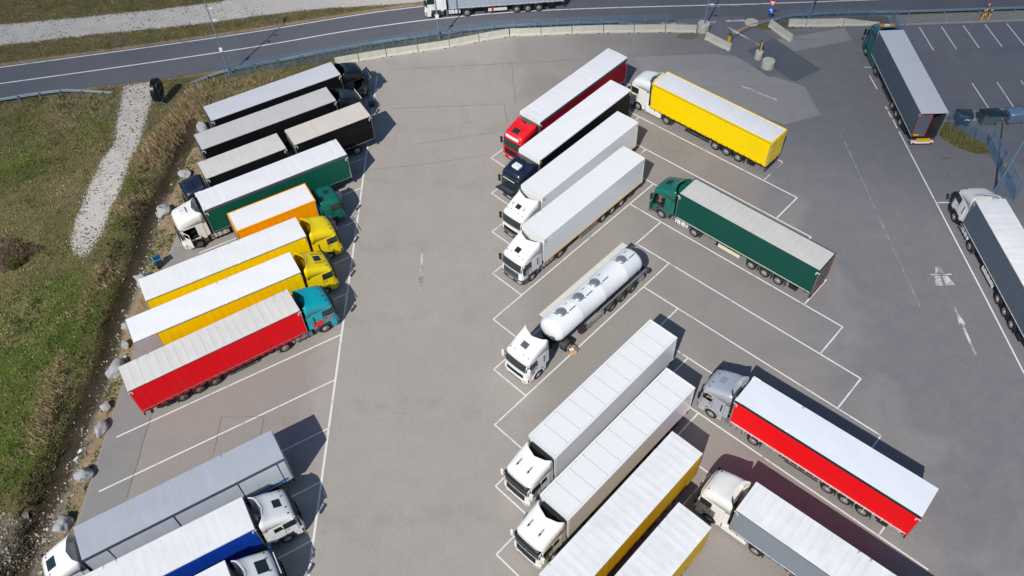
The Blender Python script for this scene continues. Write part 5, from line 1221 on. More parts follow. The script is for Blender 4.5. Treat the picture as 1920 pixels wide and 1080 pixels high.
pole('lamp_post', (35.5, 83.3), 'thick lamp post behind the row of blocks right of the entrance', h=10.5, r=.12)
pole('lamp_post', (45.05, 54.25), 'lamp post beside the open gate above the white cab', h=10.5, r=.11)
m = MB(); m.box(22.98, 23.1, 81.85, 81.98, 1.6, 2.5); 
def cyl(base, r, h, label, mat=CONC):
    o = empty('concrete_drum', (*base, 0)); tag(o, label, 'concrete drum', 'round concrete drums near the entrance')
    m = MB(); m.lathe([(0, r), (h-.03, r), (h, r-.03), (h, .0001)], 32, 'z'); m.build('drum', mat, o, smooth=True); return o
cyl((23.1, 82.1), .68, .95, 'large round concrete base carrying the camera lamp post')
cyl((28.75, 74.75), .68, .8, 'bare round concrete drum standing alone on the lot')
cyl((28.1, 76.35), .42, .9, 'slim round concrete drum with a yellow post on top')
cyl((28.9, 83.2), .8, .1, 'flat round concrete slab at the tip of the barrier arm')
o = empty('ticket_post', (28.15, 76.4, .9)); tag(o, 'yellow and grey ticket post on the slim concrete drum', 'post')
m = MB(); m.box(-.1, .12, -.1, .14, 0, 1.3); m.build('housing', GREYP, o, bevel=.02); m = MB(); m.box(-.06, .08, -.118, -.1, .03, 1.2); m.build('yellow_panel', YEL, o)
o = empty('entrance_barrier', (25.5, 79.35, 0), math.atan2(81.6-79.5, 28.5-25.5)); tag(o, 'yellow barrier arm with its grey post across the entrance lane', 'barrier')
m = MB(); m.box(-.14, .14, -.14, .14, 0, 1.05); m.build('housing', YEL, o, bevel=.02); m = MB(); m.box(-.19, .19, -.19, .19, 1.052, 1.28); m.build('motor_box', GREYP, o, bevel=.03)
m = MB(); m.beam((.15, 0, 1.15), (3.7, 0, 1.05), .07, .1); m.build('arm', YEL, o); 
# signs
o = empty('traffic_sign', (30.9, 83.35, 0)); tag(o, 'give-way triangle above a round blue left-turn arrow on one post', 'road sign')
m = MB(); m.tube((0, 0, 0), (0, 0, 2.5), .04, n=10); m.build('post', GALV, o)
RZ = Matrix.Rotation(-.5, 4, 'Z')
def facing(pts, y, t=.02): return [tuple(RZ @ Vector((x, y, z))) for x, z in pts]
def plate(name, pts, y, mat, par, t=.02):
    m = MB(); n = len(pts); V = facing(pts, y)+facing(pts, y-t); m.add(V, [tuple(range(n)), tuple(range(n, 2*n))[::-1]]+[(i, (i+1) % n, n+(i+1) % n, n+i) for i in range(n)]); return m.build(name, mat, par)
p1 = plate('triangle_plate', [(-.5, 2.66), (.5, 2.66), (0, 1.8)], -.05, simple('sign_red', (.62, .01, .03), .4), o); plate('triangle_centre', [(-.31, 2.55), (.31, 2.55), (0, 2.02)], -.073, WHITE, p1)
BLU = simple('sign_blue', (.0, .16, .72), .4); c2 = [(.36*math.cos(t), 1.4+.36*math.sin(t)) for t in frange(0, 2*PI, 29)[:-1]]
p2 = plate('round_plate', c2, -.05, BLU, o); plate('arrow', [(.15, 1.16), (.15, 1.5), (.02, 1.54), (.02, 1.66), (-.22, 1.48), (.02, 1.32), (.02, 1.42), (.06, 1.39), (.06, 1.16)], -.073, WHITE, p2)
for i, (x, y, lb) in enumerate(((54.74, 81.75, 'left of the pair of yellow and black bollards beside the red and white pole'), (55.5, 81.75, 'right of the pair of yellow and black bollards beside the red and white pole'))):
    o = empty('bollard', (x, y, 0)); tag(o, lb, 'bollard', 'yellow and black bollards'); m = MB()
    for j in range(6): m.tube((0, 0, j*.2), (0, 0, (j+1)*.2), .11, n=14, mi=(j == 4), caps=(j in (0, 5)))
    m.build('post', [YEL, BLACK], o)
o = empty('striped_pole', (55.15, 82.1, 0)); tag(o, 'slim red and white striped pole between the bollards', 'pole'); m = MB()
for j in range(7): m.tube((0, 0, .3*j), (0, 0, .3*(j+1)), .06, n=12, mi=j % 2, caps=False)
m.tube((0, 0, 2.1), (0, 0, 5), .04, n=10, mi=2); m.build('pole', [REDL, WHITE, GALV], o)

# wheeled containers and bins
def container(x, y, rz, label, body, lid, w=1.75, flat=True):
    o = empty('waste_container', (x, y, 0), rz); tag(o, label, 'waste container', 'large waste containers by the fence')
    m = MB(); h = w/2; V = [(-h+.12, -.5, .18), (h-.12, -.5, .18), (h-.12, .5, .18), (-h+.12, .5, .18), (-h, -.62, 1.2), (h, -.62, 1.2), (h, .62, 1.2), (-h, .62, 1.2)]
    m.add(V, [(0, 1, 2, 3), (4, 5, 6, 7), (0, 1, 5, 4), (1, 2, 6, 5), (2, 3, 7, 6), (3, 0, 4, 7)])
    for xx in frange(-h+.2, h-.2, 6): m.box(xx-.02, xx+.02, -.6, -.56, .4, 1.15)
    m.build('body', body, o, bevel=.02)
    m = MB()
    if flat:
        m.grid(lambda u, v: (u, v, 1.25+.12*(1-(v/.66)**2)), frange(-h-.04, h+.04, 4), frange(-.66, .66, 7))
        m.build('lid', lid, o, solid=.04, smooth=True)
    m = MB()
    for sx_ in (-1, 1):
        for sy in (-1, 1): m.lathe([(-.05, .1), (.05, .1)], 12, 'y', M=Matrix.Translation((sx_*(h-.25), sy*.42, .1)))
    m.build('castor', BLACK, o)
    m = MB()
    for sx_ in (-1, 1): m.tube((sx_*(h+.0), -.3, 1.0), (sx_*(h+.12), -.3, 1.0), .03, n=6); m.tube((sx_*(h+.12), -.3, 1.0), (sx_*(h+.12), .3, 1.0), .03, n=6)
    m.build('handle', CHAS, o); return o
CGB = simple('dark_blue_plastic', (.02, .045, .08), .5); CGN = simple('grey_green_steel', (.12, .2, .22), .5, .2); CGL = simple('pale_blue_steel', (.2, .3, .42), .45, .3); LIDK = simple('black_blue_lid', (.012, .03, .045), .5)
c1 = container(45.55, 64.0, -.15, 'dark blue waste container with a small white label behind the mesh fence', CGB, CGB, 1.4)
m = MB(); m.box(-.05, .45, -.66, -.645, .85, 1.0); m.build('paper_label', PLATE, c1)
container(48.1, 63.9, .02, 'grey-green waste container with a black-blue lid, middle of the three', CGN, LIDK, 1.85)
c3 = container(50.75, 63.95, .05, 'pale blue waste container at the right edge of the picture', CGL, CGL, 1.9)
m = MB(); m.box(.35, .65, -.45, -.3, 1.33, 1.39); m.build('paper_label', PLATE, c3)
o = empty('wheelie_bin', (-31.15, 49.75, 0), .6); tag(o, 'small wheelie bin with a bright blue rimmed lid on the edge of the verge', 'bin')
m = MB(); V = [(-.22, -.22, .08), (.22, -.22, .08), (.22, .22, .08), (-.22, .22, .08), (-.3, -.3, 1.0), (.3, -.3, 1.0), (.3, .3, 1.0), (-.3, .3, 1.0)]
m.add(V, [(0, 1, 2, 3), (4, 5, 6, 7), (0, 1, 5, 4), (1, 2, 6, 5), (2, 3, 7, 6), (3, 0, 4, 7)]); m.build('body', simple('bin_dark', (.02, .035, .04), .6), o, bevel=.03)
m = MB(); m.box(-.36, .36, -.34, .34, 1.0, 1.06); l = m.build('lid', simple('bin_blue', (.0, .3, .75), .4), o, bevel=.02); m = MB(); m.box(-.29, .29, -.27, .27, 1.062, 1.1); m.build('lid_panel', simple('bin_navy', (.02, .05, .09), .4), l, bevel=.02)
m = MB(); m.lathe([(-.28, .1), (.28, .1)], 12, 'y', M=Matrix.Translation((-.24, 0, .1))); m.build('axle_wheels', BLACK, o)
o = empty('waste_tub', (-13.85, 71.2, 0)); tag(o, 'round dark green tub with a blue cloth beside the beige-roofed box', 'tub')
m = MB(); m.lathe([(0, .3), (.4, .36), (.42, .38), (.44, .32), (.44, .0001)], 24, 'z'); m.build('tub_body', simple('tub_green', (.005, .06, .04), .5), o, smooth=True); m = MB(); m.box(-.25, .0, -.2, .05, .445, .5); m.build('cloth', simple('cloth_blue', (.05, .3, .8), .8), o, bevel=.02)
o = empty('cardboard_box', (4.55, 38.45, 0), .3); tag(o, 'torn open cardboard box on the ground beside the tanker wheel', 'cardboard box')
CBD = simple('cardboard', (.5, .33, .19), .85)
m = MB(); m.box(-.35, .35, -.25, -.235, 0, .32); m.box(-.35, .35, .235, .25, 0, .32); m.box(-.35, -.335, -.25, .25, 0, .32); m.box(.335, .35, -.25, .25, 0, .32); m.box(-.34, .34, -.24, .24, 0, .02); m.build('carton', CBD, o)
m = MB(); m.box(-.32, .32, 0, .28, -.008, .008, M=Matrix.Translation((0, .25, .32)) @ Matrix.Rotation(-.6, 4, 'X')); m.box(-.3, .3, -.3, 0, -.008, .008, M=Matrix.Translation((0, -.25, .32)) @ Matrix.Rotation(.9, 4, 'X')); m.box(0, .3, -.22, .22, -.008, .008, M=Matrix.Translation((.35, 0, .32)) @ Matrix.Rotation(.7, 4, 'Y'))
m.build('flap', CBD, o); m = MB(); m.box(-.2, .2, -.12, .14, .1, .3); m.build('paper', PLATE, o, bevel=.04)
# round black sign seen from behind
o = empty('round_sign', (-36.35, 73.5, 0), math.radians(-3)); tag(o, 'large round black sign drum seen from behind, standing by the gravel track', 'sign')
m = MB(); m.lathe([(-.5, .0001), (-.5, 1.15), (-.44, 1.25), (-.05, 1.25), (0, 1.2), (.0, .0001)], 48, 'x', M=Matrix.Translation((0, 0, 1.6))); m.build('drum', simple('black_vinyl', (.006, .007, .009), .3), o, smooth=True)
m = MB(); 
for y in (-.5, .5): m.tube((.08, y, 2.5), (.08, y, .3), .03, n=8); m.tube((.08, y, .3), (.5, y, 0), .03, n=8)
for z in (2.5, 1.6, .8): m.tube((.08, -.5, z), (.08, .5, z), .03, n=8)
m.build('frame', GALV, o)
# culvert
o = empty('culvert_pipe', (-35.3, 26.7, -.56), .3); tag(o, 'end of a concrete culvert pipe opening into the ditch', 'pipe')
m = MB(); m.lathe([(-.5, .34), (0, .34), (0, .28), (-.45, .28), (-.46, .0001)], 24, 'x', mi=0); m.build('pipe', simple('old_concrete', (.24, .22, .19), .9), o, smooth=True)
m = MB(); m.lathe([(-.06, .278), (-.06, .0001)], 24, 'x'); m.build('pipe_mouth', DARKIN, o)

# ------------------------------------------------------------------ boulders
ROCKM = NT('limestone'); co_ = ROCKM.coord(); a_ = ROCKM.noise(co_, 2.5, 8, .75); b_ = ROCKM.noise(co_, 9, 8, .75)
ROCKM.col(ROCKM.mix(ROCKM.ramp(b_, [(.38, 0.), (.65, 1.)]), ROCKM.mix(ROCKM.ramp(a_, [(.35, 0.), (.7, 1.)]), (.40, .40, .40), (.56, .55, .52)), (.27, .275, .29)))
ROCKM.set(Roughness=.9); ROCKM.bump(ROCKM.math('ADD', a_, b_), .7, .12); ROCKM = ROCKM.m
from mathutils import noise as mn
import bmesh
def rock(x, y, sx, sy, sz, label, seed, warm=0):
    bm = bmesh.new(); bmesh.ops.create_icosphere(bm, subdivisions=4, radius=1); rs = random.Random(seed)
    pl = [(Vector((rs.gauss(0, 1), rs.gauss(0, 1), rs.gauss(0, .8))).normalized(), rs.uniform(.62, .9)) for _ in range(11)]
    for v in bm.verts:
        for n_, d_ in pl:
            e = v.co.dot(n_)-d_
            if e > 0: v.co -= n_*e*.92
        v.co += v.co.normalized()*mn.noise(v.co*2.2+Vector((seed, 0, 0)))*.14+v.co.normalized()*mn.noise(v.co*7+Vector((seed, 0, 0)))*.05
        v.co = Vector((v.co.x*sx, v.co.y*sy, v.co.z*sz+sz*.45))
    me = bpy.data.meshes.new('boulder'); bm.to_mesh(me); bm.free(); me.materials.append(ROCKM); me.polygons.foreach_set('use_smooth', [True]*len(me.polygons))
    o = bpy.data.objects.new('boulder', me); COL.objects.link(o); o.location = (x, y, -.05); o.rotation_euler = (0, 0, seed*.7)
    tag(o, label, 'boulder', 'boulders along the edge of the lot')
for i, a in enumerate([(-31.2, 68.6, 1.1, .7, .6, 'grey boulder behind the rear of the topmost black lorry'), (-31.5, 61.6, .8, .6, .5, 'grey boulder beside the nose of the dark blue drawbar lorry'),
     (-32.3, 56.4, .95, .8, .8, 'pale boulder against the nose of the white-cab green-sided lorry'), (-32.1, 48.0, .9, 1.0, .7, 'pale boulder behind the rear of the upper yellow lorry'),
     (-32.3, 43.0, .5, .6, .5, 'small pale boulder behind the rear of the lower yellow lorry'), (-31.95, 41.1, .5, .4, .4, 'small blue-grey boulder between the lower yellow and the red lorry'),
     (-32.0, 38.6, 1.0, 1.0, .75, 'largest grey boulder, behind the rear of the red-sided lorry'), (-31.95, 35.2, .5, .5, .42, 'small brownish boulder in green weeds below the red-sided lorry'),
     (-31.75, 33.15, .85, .58, .55, 'broad grey boulder at the upper end of the empty stalls'), (-31.85, 29.3, .72, .85, .65, 'tall pale grey boulder beside the middle of the empty stalls'),
     (-32.2, 25.5, .68, .85, .65, 'grey boulder next to the nose of the silver-roofed lorry')]):
    rock(a[0], a[1], a[2]*.9, a[3]*.9, a[4]*.95, a[5], i+3)

# ------------------------------------------------------------------ grass, reeds, rubble (stuff)
def gz(x, y):      # ground height by bilinear lookup
    i = np.clip(np.searchsorted(xs, x)-1, 0, nx-2); j = np.clip(np.searchsorted(ys, y)-1, 0, ny-2)
    tx = (x-xs[i])/(xs[i+1]-xs[i]); ty = (y-ys[j])/(ys[j+1]-ys[j])
    return (Z[j, i]*(1-tx)+Z[j, i+1]*tx)*(1-ty)+(Z[j+1, i]*(1-tx)+Z[j+1, i+1]*tx)*ty
def blades(name, n, prob, hfun, wid, cfun, lean, per=1, segs=1):
    x = rng.uniform(-75, -14, n); y = rng.uniform(16, 104, n)
    F = fields(x, y); dl = sdpoly(x, y, LOT); dr = sdpoly(x, y, road_poly)
    p = prob(x, y, F); keep = (rng.random(n) < p) & (dl > .08) & (dr > .15)
    x, y = x[keep], y[keep]; F = [f[keep] for f in F]; N = len(x)
    x = np.repeat(x, per)+rng.normal(0, .06, N*per); y = np.repeat(y, per)+rng.normal(0, .06, N*per); F = [np.repeat(f, per) for f in F]; N = len(x)
    h = hfun(x, y, F)*rng.uniform(.5, 1.2, N); a = rng.uniform(0, 2*PI, N); la = lean[1]+rng.normal(0, lean[2], N) if lean[1] is not None else rng.uniform(0, 2*PI, N)
    lm = rng.uniform(.1, 1, N)*lean[0]
    z = gz(x, y)-.02; w = wid*rng.uniform(.6, 1.3, N)
    bx, by = np.cos(a)*w, np.sin(a)*w; tx, ty = np.cos(la)*lm*h, np.sin(la)*lm*h
    V = np.empty((N, 4, 3)); V[:, 0] = np.stack([x-bx, y-by, z], -1); V[:, 1] = np.stack([x+bx, y+by, z], -1)
    hz = h*np.sqrt(np.clip(1-(.7*lm)**2, .1, 1))
    V[:, 2] = np.stack([x+tx+bx*.25, y+ty+by*.25, z+hz], -1); V[:, 3] = np.stack([x+tx-bx*.25, y+ty-by*.25, z+hz], -1)
    me = bpy.data.meshes.new(name); fast_mesh(me, V.reshape(-1, 3), np.arange(N*4).reshape(N, 4), 4)
    c = cfun(x, y, F, N); c4 = np.repeat(np.concatenate([c, np.ones((N, 1))], 1), 4, 0).astype(np.float32)
    at = me.color_attributes.new('tint', 'FLOAT_COLOR', 'POINT'); at.data.foreach_set('color', c4.ravel())
    k = NT(name+'_blades'); vc = k.node('ShaderNodeVertexColor', layer_name='tint'); k.link(vc.outputs[0], k.b.inputs['Base Color']); k.set(Roughness=.8); k.b.inputs['Specular IOR Level'].default_value = .2
    me.materials.append(k.m); o = bpy.data.objects.new(name, me); COL.objects.link(o); tag(o, kind='stuff'); return o
def mixc(a, b, t): t = t[:, None]; return np.array(a)*(1-t)+np.array(b)*t
# F: 0 gravel 1 sand 2 ditch 3 green 4 dry 5 rub 6 bank 7 reed 8 verge
def grass_col(x, y, F, N):
    t = np.clip(F[3]*1.5-F[4]*.45+.08+rng.normal(0, .22, N), 0, 1); c = mixc((.25, .21, .09), (.15, .245, .03), t)
    d = rng.random(N) < .25*F[4]+.06; c[d] = mixc((.36, .28, .15), (.5, .41, .24), rng.random(d.sum()))
    v = .55+.9*fbm(x+5, y+71, .9, 3); dk = (fbm(x+31, y+7, 1.7) > .6)&(rng.random(N) < .8); c[dk] = mixc((.03, .06, .012), (.09, .14, .03), rng.random(dk.sum())); gg = (fbm(x+88, y+17, 2.2) > .66)&(y > 58); c[gg] = mixc((.16, .14, .13), (.26, .23, .2), rng.random(gg.sum()))
    return c*(v*rng.uniform(.55, 1.3, N))[:, None]
g_ = blades('grass', 190000, lambda x, y, F: np.clip(.85-F[0]*1.15-F[1]*.85-F[2]*.8-F[5]*.6, .0, 1), lambda x, y, F: .1+.12*F[4]+.08*F[3]*fbm(x, y, 1.5), .045, grass_col, (.9, None, 0), 2)
tag(g_, 'short green and olive grass of the field', 'grass')
def reed_col(x, y, F, N): return mixc((.36, .26, .13), (.78, .62, .38), rng.random(N)**1.3)*rng.uniform(.6, 1.2, N)[:, None]
r_ = blades('dry_reeds', 200000, lambda x, y, F: np.clip((F[7]*1.6+F[6]*1.1*(fbm(x+3, y, 1.6) > .4)+.02*(F[4] > .6)), 0, 1)*(F[2] < .8), lambda x, y, F: .32+.6*F[7]+.2*F[6], .026, reed_col, (.95, -2.2, .9), 4)
tag(r_, 'straw coloured dry reeds along the ditch', 'reeds')
def weed_col(x, y, F, N): return mixc((.04, .08, .012), (.12, .22, .03), rng.random(N))*rng.uniform(.6, 1.2, N)[:, None]
w_ = blades('weeds', 190000, lambda x, y, F: (F[8]*(fbm(x*1.1+40, y, 2.4) > .53)*.9+(np.abs(x+35.4) < 1.0)*(y < 66)*(fbm(x, y+90, 2.2) > .55)*.4+.35*(F[3] > .75)*(fbm(x, y+9, 1.2) > .6)), lambda x, y, F: .16+.0*x, .05, weed_col, (.8, None, 0), 3)
tag(w_, 'bright green and dark weeds on the verge and ditch bank', 'weeds')
def scrub_col(x, y, F, N):
    c = mixc((.05, .038, .03), (.19, .145, .10), rng.random(N)); g_m = rng.random(N) < .15; c[g_m] = mixc((.05, .075, .018), (.11, .14, .04), rng.random(g_m.sum())); return c*rng.uniform(.6, 1.25, N)[:, None]
sc_ = blades('scrub', 150000, lambda x, y, F: np.exp(-((x+35.45+(fbm(x, y, 2.5)-.5)*1.4)/.65)**2)*(y < 64)*(fbm(x+12, y+4, 1.3) > .4)*.95, lambda x, y, F: .3+.25*fbm(x, y, 1.2), .03, scrub_col, (.9, None, 0), 4)
tag(sc_, 'dark brown twiggy scrub on the left bank of the ditch', 'scrub')
def straw_col(x, y, F, N): return mixc((.34, .22, .11), (.62, .46, .28), rng.random(N))*rng.uniform(.7, 1.2, N)[:, None]
st_ = blades('straw', 120000, lambda x, y, F: F[8]*(fbm(x+60, y+2, 1.8) > .44)*.6, lambda x, y, F: .1+.0*x, .028, straw_col, (1.0, None, 0), 3)
tag(st_, 'flattened straw on the verge beside the lot', 'straw')
# dandelions
def flower_col(x, y, F, N): return np.tile([.8, .55, .01], (N, 1))
f_ = blades('yellow_flowers', 4200, lambda x, y, F: .0+.5*((fbm(x, y, 3) > .56) & (y > 70) & (x > -38) & (x < -15))+.035, lambda x, y, F: .12+.0*x, .07, flower_col, (.2, None, 0), 2)
tag(f_, 'scattered yellow dandelion flowers', 'flowers')
# stones
def stones(name, n, prob, smin, smax, cols, label):
    x = rng.uniform(-60, -28, n); y = rng.uniform(16, 96, n)
    F = fields(x, y); dl = sdpoly(x, y, LOT); dr = sdpoly(x, y, road_poly); keep = (rng.random(n) < prob(x, y, F)) & (dl > .05) & (dr > .1); x, y = x[keep], y[keep]; N = len(x)
    s = smin+(smax-smin)*rng.random(N)**3; z = gz(x, y)
    base = np.array([(1, 0, 0), (0, 1, 0), (-1, 0, 0), (0, -1, 0), (0, 0, .7), (0, 0, -.5)], float)
    V = base[None]*s[:, None, None]*(1+rng.normal(0, .25, (N, 6, 3))); a = rng.uniform(0, 2*PI, N); ca, sa_ = np.cos(a), np.sin(a)
    vx = V[..., 0]*ca[:, None]-V[..., 1]*sa_[:, None]; vy = V[..., 0]*sa_[:, None]+V[..., 1]*ca[:, None]
    V = np.stack([vx+x[:, None], vy+y[:, None], V[..., 2]+z[:, None]], -1)
    tri = np.array([(0, 1, 4), (1, 2, 4), (2, 3, 4), (3, 0, 4), (1, 0, 5), (2, 1, 5), (3, 2, 5), (0, 3, 5)]); Fc = (tri[None]+6*np.arange(N)[:, None, None]).reshape(-1, 3)
    me = bpy.data.meshes.new(name); fast_mesh(me, V.reshape(-1, 3), Fc, 3)
    c = np.array(cols)[rng.integers(0, len(cols), N)]*rng.uniform(.6, 1.15, N)[:, None]
    at = me.color_attributes.new('tint', 'FLOAT_COLOR', 'POINT'); at.data.foreach_set('color', np.repeat(np.concatenate([c, np.ones((N, 1))], 1), 6, 0).astype(np.float32).ravel())
    k = NT(name+'_stone'); vc = k.node('ShaderNodeVertexColor', layer_name='tint'); k.link(vc.outputs[0], k.b.inputs['Base Color']); k.set(Roughness=.9)
    me.materials.append(k.m); o = bpy.data.objects.new(name, me); COL.objects.link(o); tag(o, label, 'stones', kind='stuff'); return o
stones('rubble', 110000, lambda x, y, F: F[5]*.5*(y < 60)*(fbm(x, y, 2) > .42)*np.where(y < 34, 1, .55)+F[8]*.1+(y < 27)*(x > -38.5)*(x < -33)*.4*(fbm(x+7, y, 1.4) > .47), .03, .17, [(.4, .34, .26), (.33, .26, .18), (.5, .46, .4), (.24, .19, .13), (.18, .14, .1)], 'pale rubble along the ditch')
stones('gravel_clods', 110000, lambda x, y, F: (F[0] > .2)*(.16+.45*(fbm(x, y, 2) > .5)+.5*(F[0] < .8))*(1-.6*(y > 80)), .03, .13, [(.12, .11, .05), (.2, .16, .09), (.3, .25, .16), (.14, .13, .07), (.5, .47, .42)], 'tufts and clods on the gravel track')
# mound of grass by the gate
MP = [(42.9, 62.6), (43.9, 64.2), (44.8, 63.5), (45.6, 62.0), (46.7, 60.5), (46.6, 59.3), (45.2, 59.5), (43.8, 60.6), (42.95, 61.8)]
k = NT('verge_soil'); k.col(k.mix(k.noise(k.coord(), 5, 6, .7), (.05, .06, .02), (.2, .17, .08))); k.set(Roughness=.95)
m = MB(); cxm, cym = 44.9, 61.4; MPs = catmull(MP+[MP[0]], 4)[:-1]; nM = len(MPs)
V = [(cxm, cym, .12)]+[(cxm+(x-cxm)*.55, cym+(y-cym)*.55, .1) for x, y in MPs]+[(x, y, .006) for x, y in MPs]
m.add(V, [(0, 1+i, 1+(i+1) % nM) for i in range(nM)]+[(1+i, 1+nM+i, 1+nM+(i+1) % nM, 1+(i+1) % nM) for i in range(nM)])
o = m.build('grass_verge', k.m, smooth=True); tag(o, kind='structure')
def tuft_mesh(n, fn, hh, w, cfun):
    P = fn(n); N = len(P); a = rng.uniform(0, 2*PI, N); la = rng.uniform(0, 2*PI, N); h = hh*rng.uniform(.5, 1.3, N); ln = rng.uniform(.1, .9, N)*h
    x, y, z = P.T; V = np.empty((N, 3, 3)); V[:, 0] = np.stack([x-np.cos(a)*w, y-np.sin(a)*w, z], -1); V[:, 1] = np.stack([x+np.cos(a)*w, y+np.sin(a)*w, z], -1); V[:, 2] = np.stack([x+np.cos(la)*ln, y+np.sin(la)*ln, z+h*.8], -1)
    return V, cfun(N)
def tint_obj(name, V, c, parent=None):
    N = len(V); me = bpy.data.meshes.new(name); fast_mesh(me, V.reshape(-1, 3), np.arange(N*3).reshape(N, 3), 3)
    at = me.color_attributes.new('tint', 'FLOAT_COLOR', 'POINT'); at.data.foreach_set('color', np.repeat(np.concatenate([c, np.ones((N, 1))], 1), 3, 0).astype(np.float32).ravel())
    k = NT(name+'_leaf'); vc = k.node('ShaderNodeVertexColor', layer_name='tint'); k.link(vc.outputs[0], k.b.inputs['Base Color']); k.set(Roughness=.8)
    me.materials.append(k.m); o = bpy.data.objects.new(name, me); COL.objects.link(o)
    if parent: o.parent = parent
    return o
def mpts(n):
    x = rng.uniform(42.8, 46.8, n); y = rng.uniform(59.2, 64.3, n); d = sdpoly(x, y, MP); k_ = d < .05; return np.stack([x[k_], y[k_], .1*np.clip(-d[k_]/.6, 0, 1)], -1)
V, c = tuft_mesh(16000, mpts, .28, .02, lambda N: np.where((rng.random(N) < .5)[:, None], mixc((.2, .16, .07), (.42, .34, .18), rng.random(N)), mixc((.04, .07, .01), (.1, .16, .02), rng.random(N))))
tag(tint_obj('verge_grass', V, c), 'dry and green grass clump beside the gate', 'grass', kind='stuff')
def gpts(n):
    x = rng.uniform(28.6, 33, n); y = rng.uniform(81.9, 83.9, n); return np.stack([x, y, 0*x], -1)
# strip soil behind blocks is part of ground; shrub
def shrub(x, y, r, h, label, cols, n=5000, seed=1):
    o = empty('shrub', (x, y, 0)); tag(o, label, 'shrub')
    m = MB(); rs = random.Random(seed)
    for i in range(40):
        a = rs.uniform(0, 2*PI); q_ = rs.uniform(.3, 1); m.tube((0, 0, 0), (math.cos(a)*r*q_, math.sin(a)*r*q_, h*rs.uniform(.4, 1)), .02, .006, 5)
    m.build('stem', simple('twig_brown', (.1, .065, .04), .9), o)
    def pts(n):
        a = rng.uniform(0, 2*PI, n); q_ = np.sqrt(rng.random(n)); lob = .75+.25*np.sin(a*3+1)+.15*np.sin(a*7); z = h*(.15+.85*rng.random(n))*np.sqrt(np.clip(1-(q_)**2*.8, 0, 1))
        return np.stack([np.cos(a)*q_*r*lob, np.sin(a)*q_*r*lob, z], -1)
    V, c = tuft_mesh(n, pts, .22, .02, lambda N: mixc(cols[0], cols[1], rng.random(N))*rng.uniform(.5, 1.3, N)[:, None]); f = tint_obj('foliage', V, c, o)
shrub(-44.9, 51.9, 2.1, .75, 'low reddish brown leafless shrub at the left edge of the field', [(.15, .1, .06), (.27, .19, .12)], 6000, 2)
shrub(-44.4, 50.7, .8, .6, 'small yellow-green bush at the foot of the brown shrub', [(.09, .11, .02), (.2, .2, .04)], 2500, 3)
shrub(-45.6, 42.0, 1.0, .8, 'straw coloured bush in the field below the brown shrub', [(.2, .15, .08), (.38, .3, .17)], 4000, 4)
# grey heather-like clumps / stones in the field
for i in range(0): pass
# rubble heap by the blocks
def heap(cx, cy, r, n, name, label):
    x = rng.normal(cx, r*.5, n); y = rng.normal(cy, r*.28, n); N = n; s = .02+.06*rng.random(N)**2
    base = np.array([(1, 0, 0), (0, 1, 0), (-1, 0, 0), (0, -1, 0), (0, 0, .7), (0, 0, -.3)], float)
    V = base[None]*s[:, None, None]*(1+rng.normal(0, .25, (N, 6, 3)))+np.stack([x, y, .02+0*x], -1)[:, None]
    tri = np.array([(0, 1, 4), (1, 2, 4), (2, 3, 4), (3, 0, 4), (1, 0, 5), (2, 1, 5), (3, 2, 5), (0, 3, 5)]); me = bpy.data.meshes.new(name); fast_mesh(me, V.reshape(-1, 3), (tri[None]+6*np.arange(N)[:, None, None]).reshape(-1, 3), 3)
    me.materials.append(simple('heap_stone', (.2, .18, .15), .9, 0, 8, .5)); o = bpy.data.objects.new(name, me); COL.objects.link(o); tag(o, label, 'gravel', kind='stuff')
heap(21.2, 81.15, 1.0, 1400, 'loose_gravel', 'spilled gravel in front of the last concrete block')
heap(42.2, 58.95, .5, 60, 'loose_gravel', 'crumbs of rubble behind the open trailer')
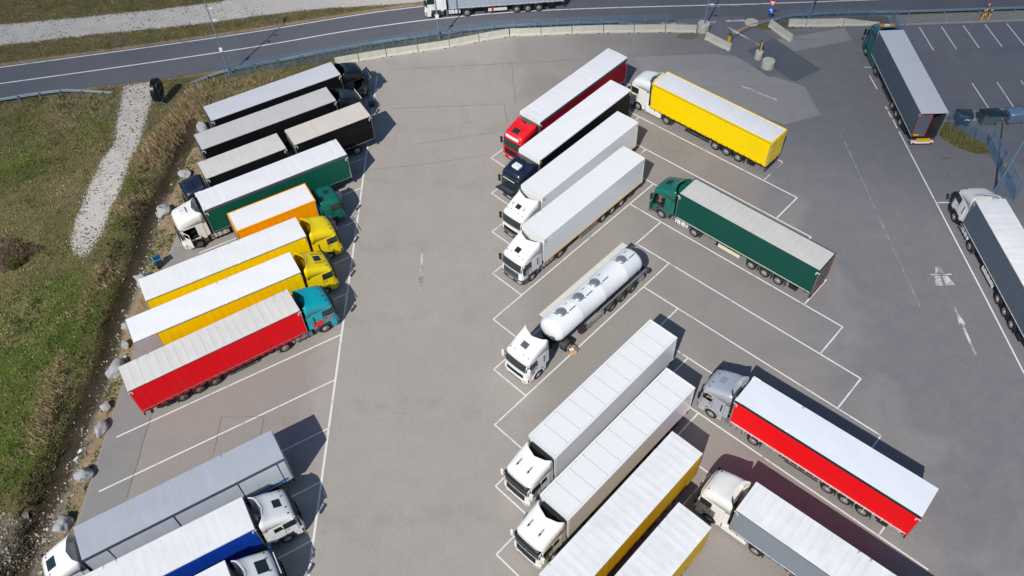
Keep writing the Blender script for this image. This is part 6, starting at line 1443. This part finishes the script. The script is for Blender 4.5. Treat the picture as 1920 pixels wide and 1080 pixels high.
# litter
LIT = [(-33.1, 31.6, (.7, .75, .8), 'white'), (-33.2, 31.0, (.7, .75, .8), 'white small'), (-31.75, 39.9, (.7, .7, .72), 'white crumpled')]
for x, y, c, nm in LIT:
    m = MB(); M = Matrix.Translation((x, y, float(gz(np.array([x]), np.array([y]))[0])+.06)) @ Matrix.Rotation(x*3, 4, 'Z')
    m.grid(lambda u, v: tuple(M @ Vector((u, v, .05*math.sin(u*14)*math.cos(v*11)))), frange(-.2, .2, 6), frange(-.12, .12, 5)); o = m.build('litter', simple('litter_white', c, .6), solid=.01)
    tag(o, {'white': 'larger white plastic scrap beside the ditch near the tall pale boulder', 'white small': 'smaller white plastic scrap beside the ditch near the tall pale boulder', 'white crumpled': 'crumpled white litter between the lower yellow and the red lorry'}[nm], 'litter')

# ------------------------------------------------------------------ cloud whose soft shade covers the far right of the lot
CLOUD_H = 420.0
def cloud(cx, cy, rx, ry, rot, thick, dens, name='cloud'):
    off = to*(CLOUD_H/to.z); m = MB(); nr, na = 14, 48; V = []; F_ = []
    for sgn in (1, -1):
        for j in range(nr+1):
            q_ = j/nr
            for i in range(na):
                a = 2*PI*i/na; lob = 1+.06*math.sin(3*a+1)+.04*math.sin(7*a)
                x = math.cos(a)*q_*rx*lob; y = math.sin(a)*q_*ry*lob; t = (1-q_*q_)**1.6*thick
                t *= 1+.25*mn.noise(Vector((x*.03, y*.03, 0)))
                V.append((x*math.cos(rot)-y*math.sin(rot), x*math.sin(rot)+y*math.cos(rot), sgn*t/2+.02*sgn*(q_ < 1)))
    S_ = (nr+1)*na
    for sgn in (0, 1):
        for j in range(nr):
            for i in range(na):
                a, b = sgn*S_+j*na+i, sgn*S_+j*na+(i+1) % na; F_.append((a, b, b+na, a+na) if sgn else (a, a+na, b+na, b))
    me = bpy.data.meshes.new(name); me.from_pydata(V, [], F_)
    bm = bmesh.new(); bm.from_mesh(me); bmesh.ops.remove_doubles(bm, verts=bm.verts, dist=.05); bmesh.ops.recalc_face_normals(bm, faces=bm.faces); bm.to_mesh(me); bm.free()
    mt = bpy.data.materials.new('cloud_vapour'); mt.use_nodes = True; n = mt.node_tree.nodes; n.clear(); ou = n.new('ShaderNodeOutputMaterial'); vs = n.new('ShaderNodeVolumePrincipled')
    vs.inputs['Color'].default_value = (1, 1, 1, 1); vs.inputs['Density'].default_value = dens; vs.inputs['Anisotropy'].default_value = .6; mt.node_tree.links.new(vs.outputs[0], ou.inputs['Volume'])
    me.materials.append(mt); o = bpy.data.objects.new(name, me); COL.objects.link(o); o.location = (cx+off.x, cy+off.y, CLOUD_H); tag(o, kind='structure'); return o
cloud(68, 93, 110, 52, math.radians(-35), 60, .0135)
cloud(-66, 100, 62, 46, math.radians(-12), 44, .012)
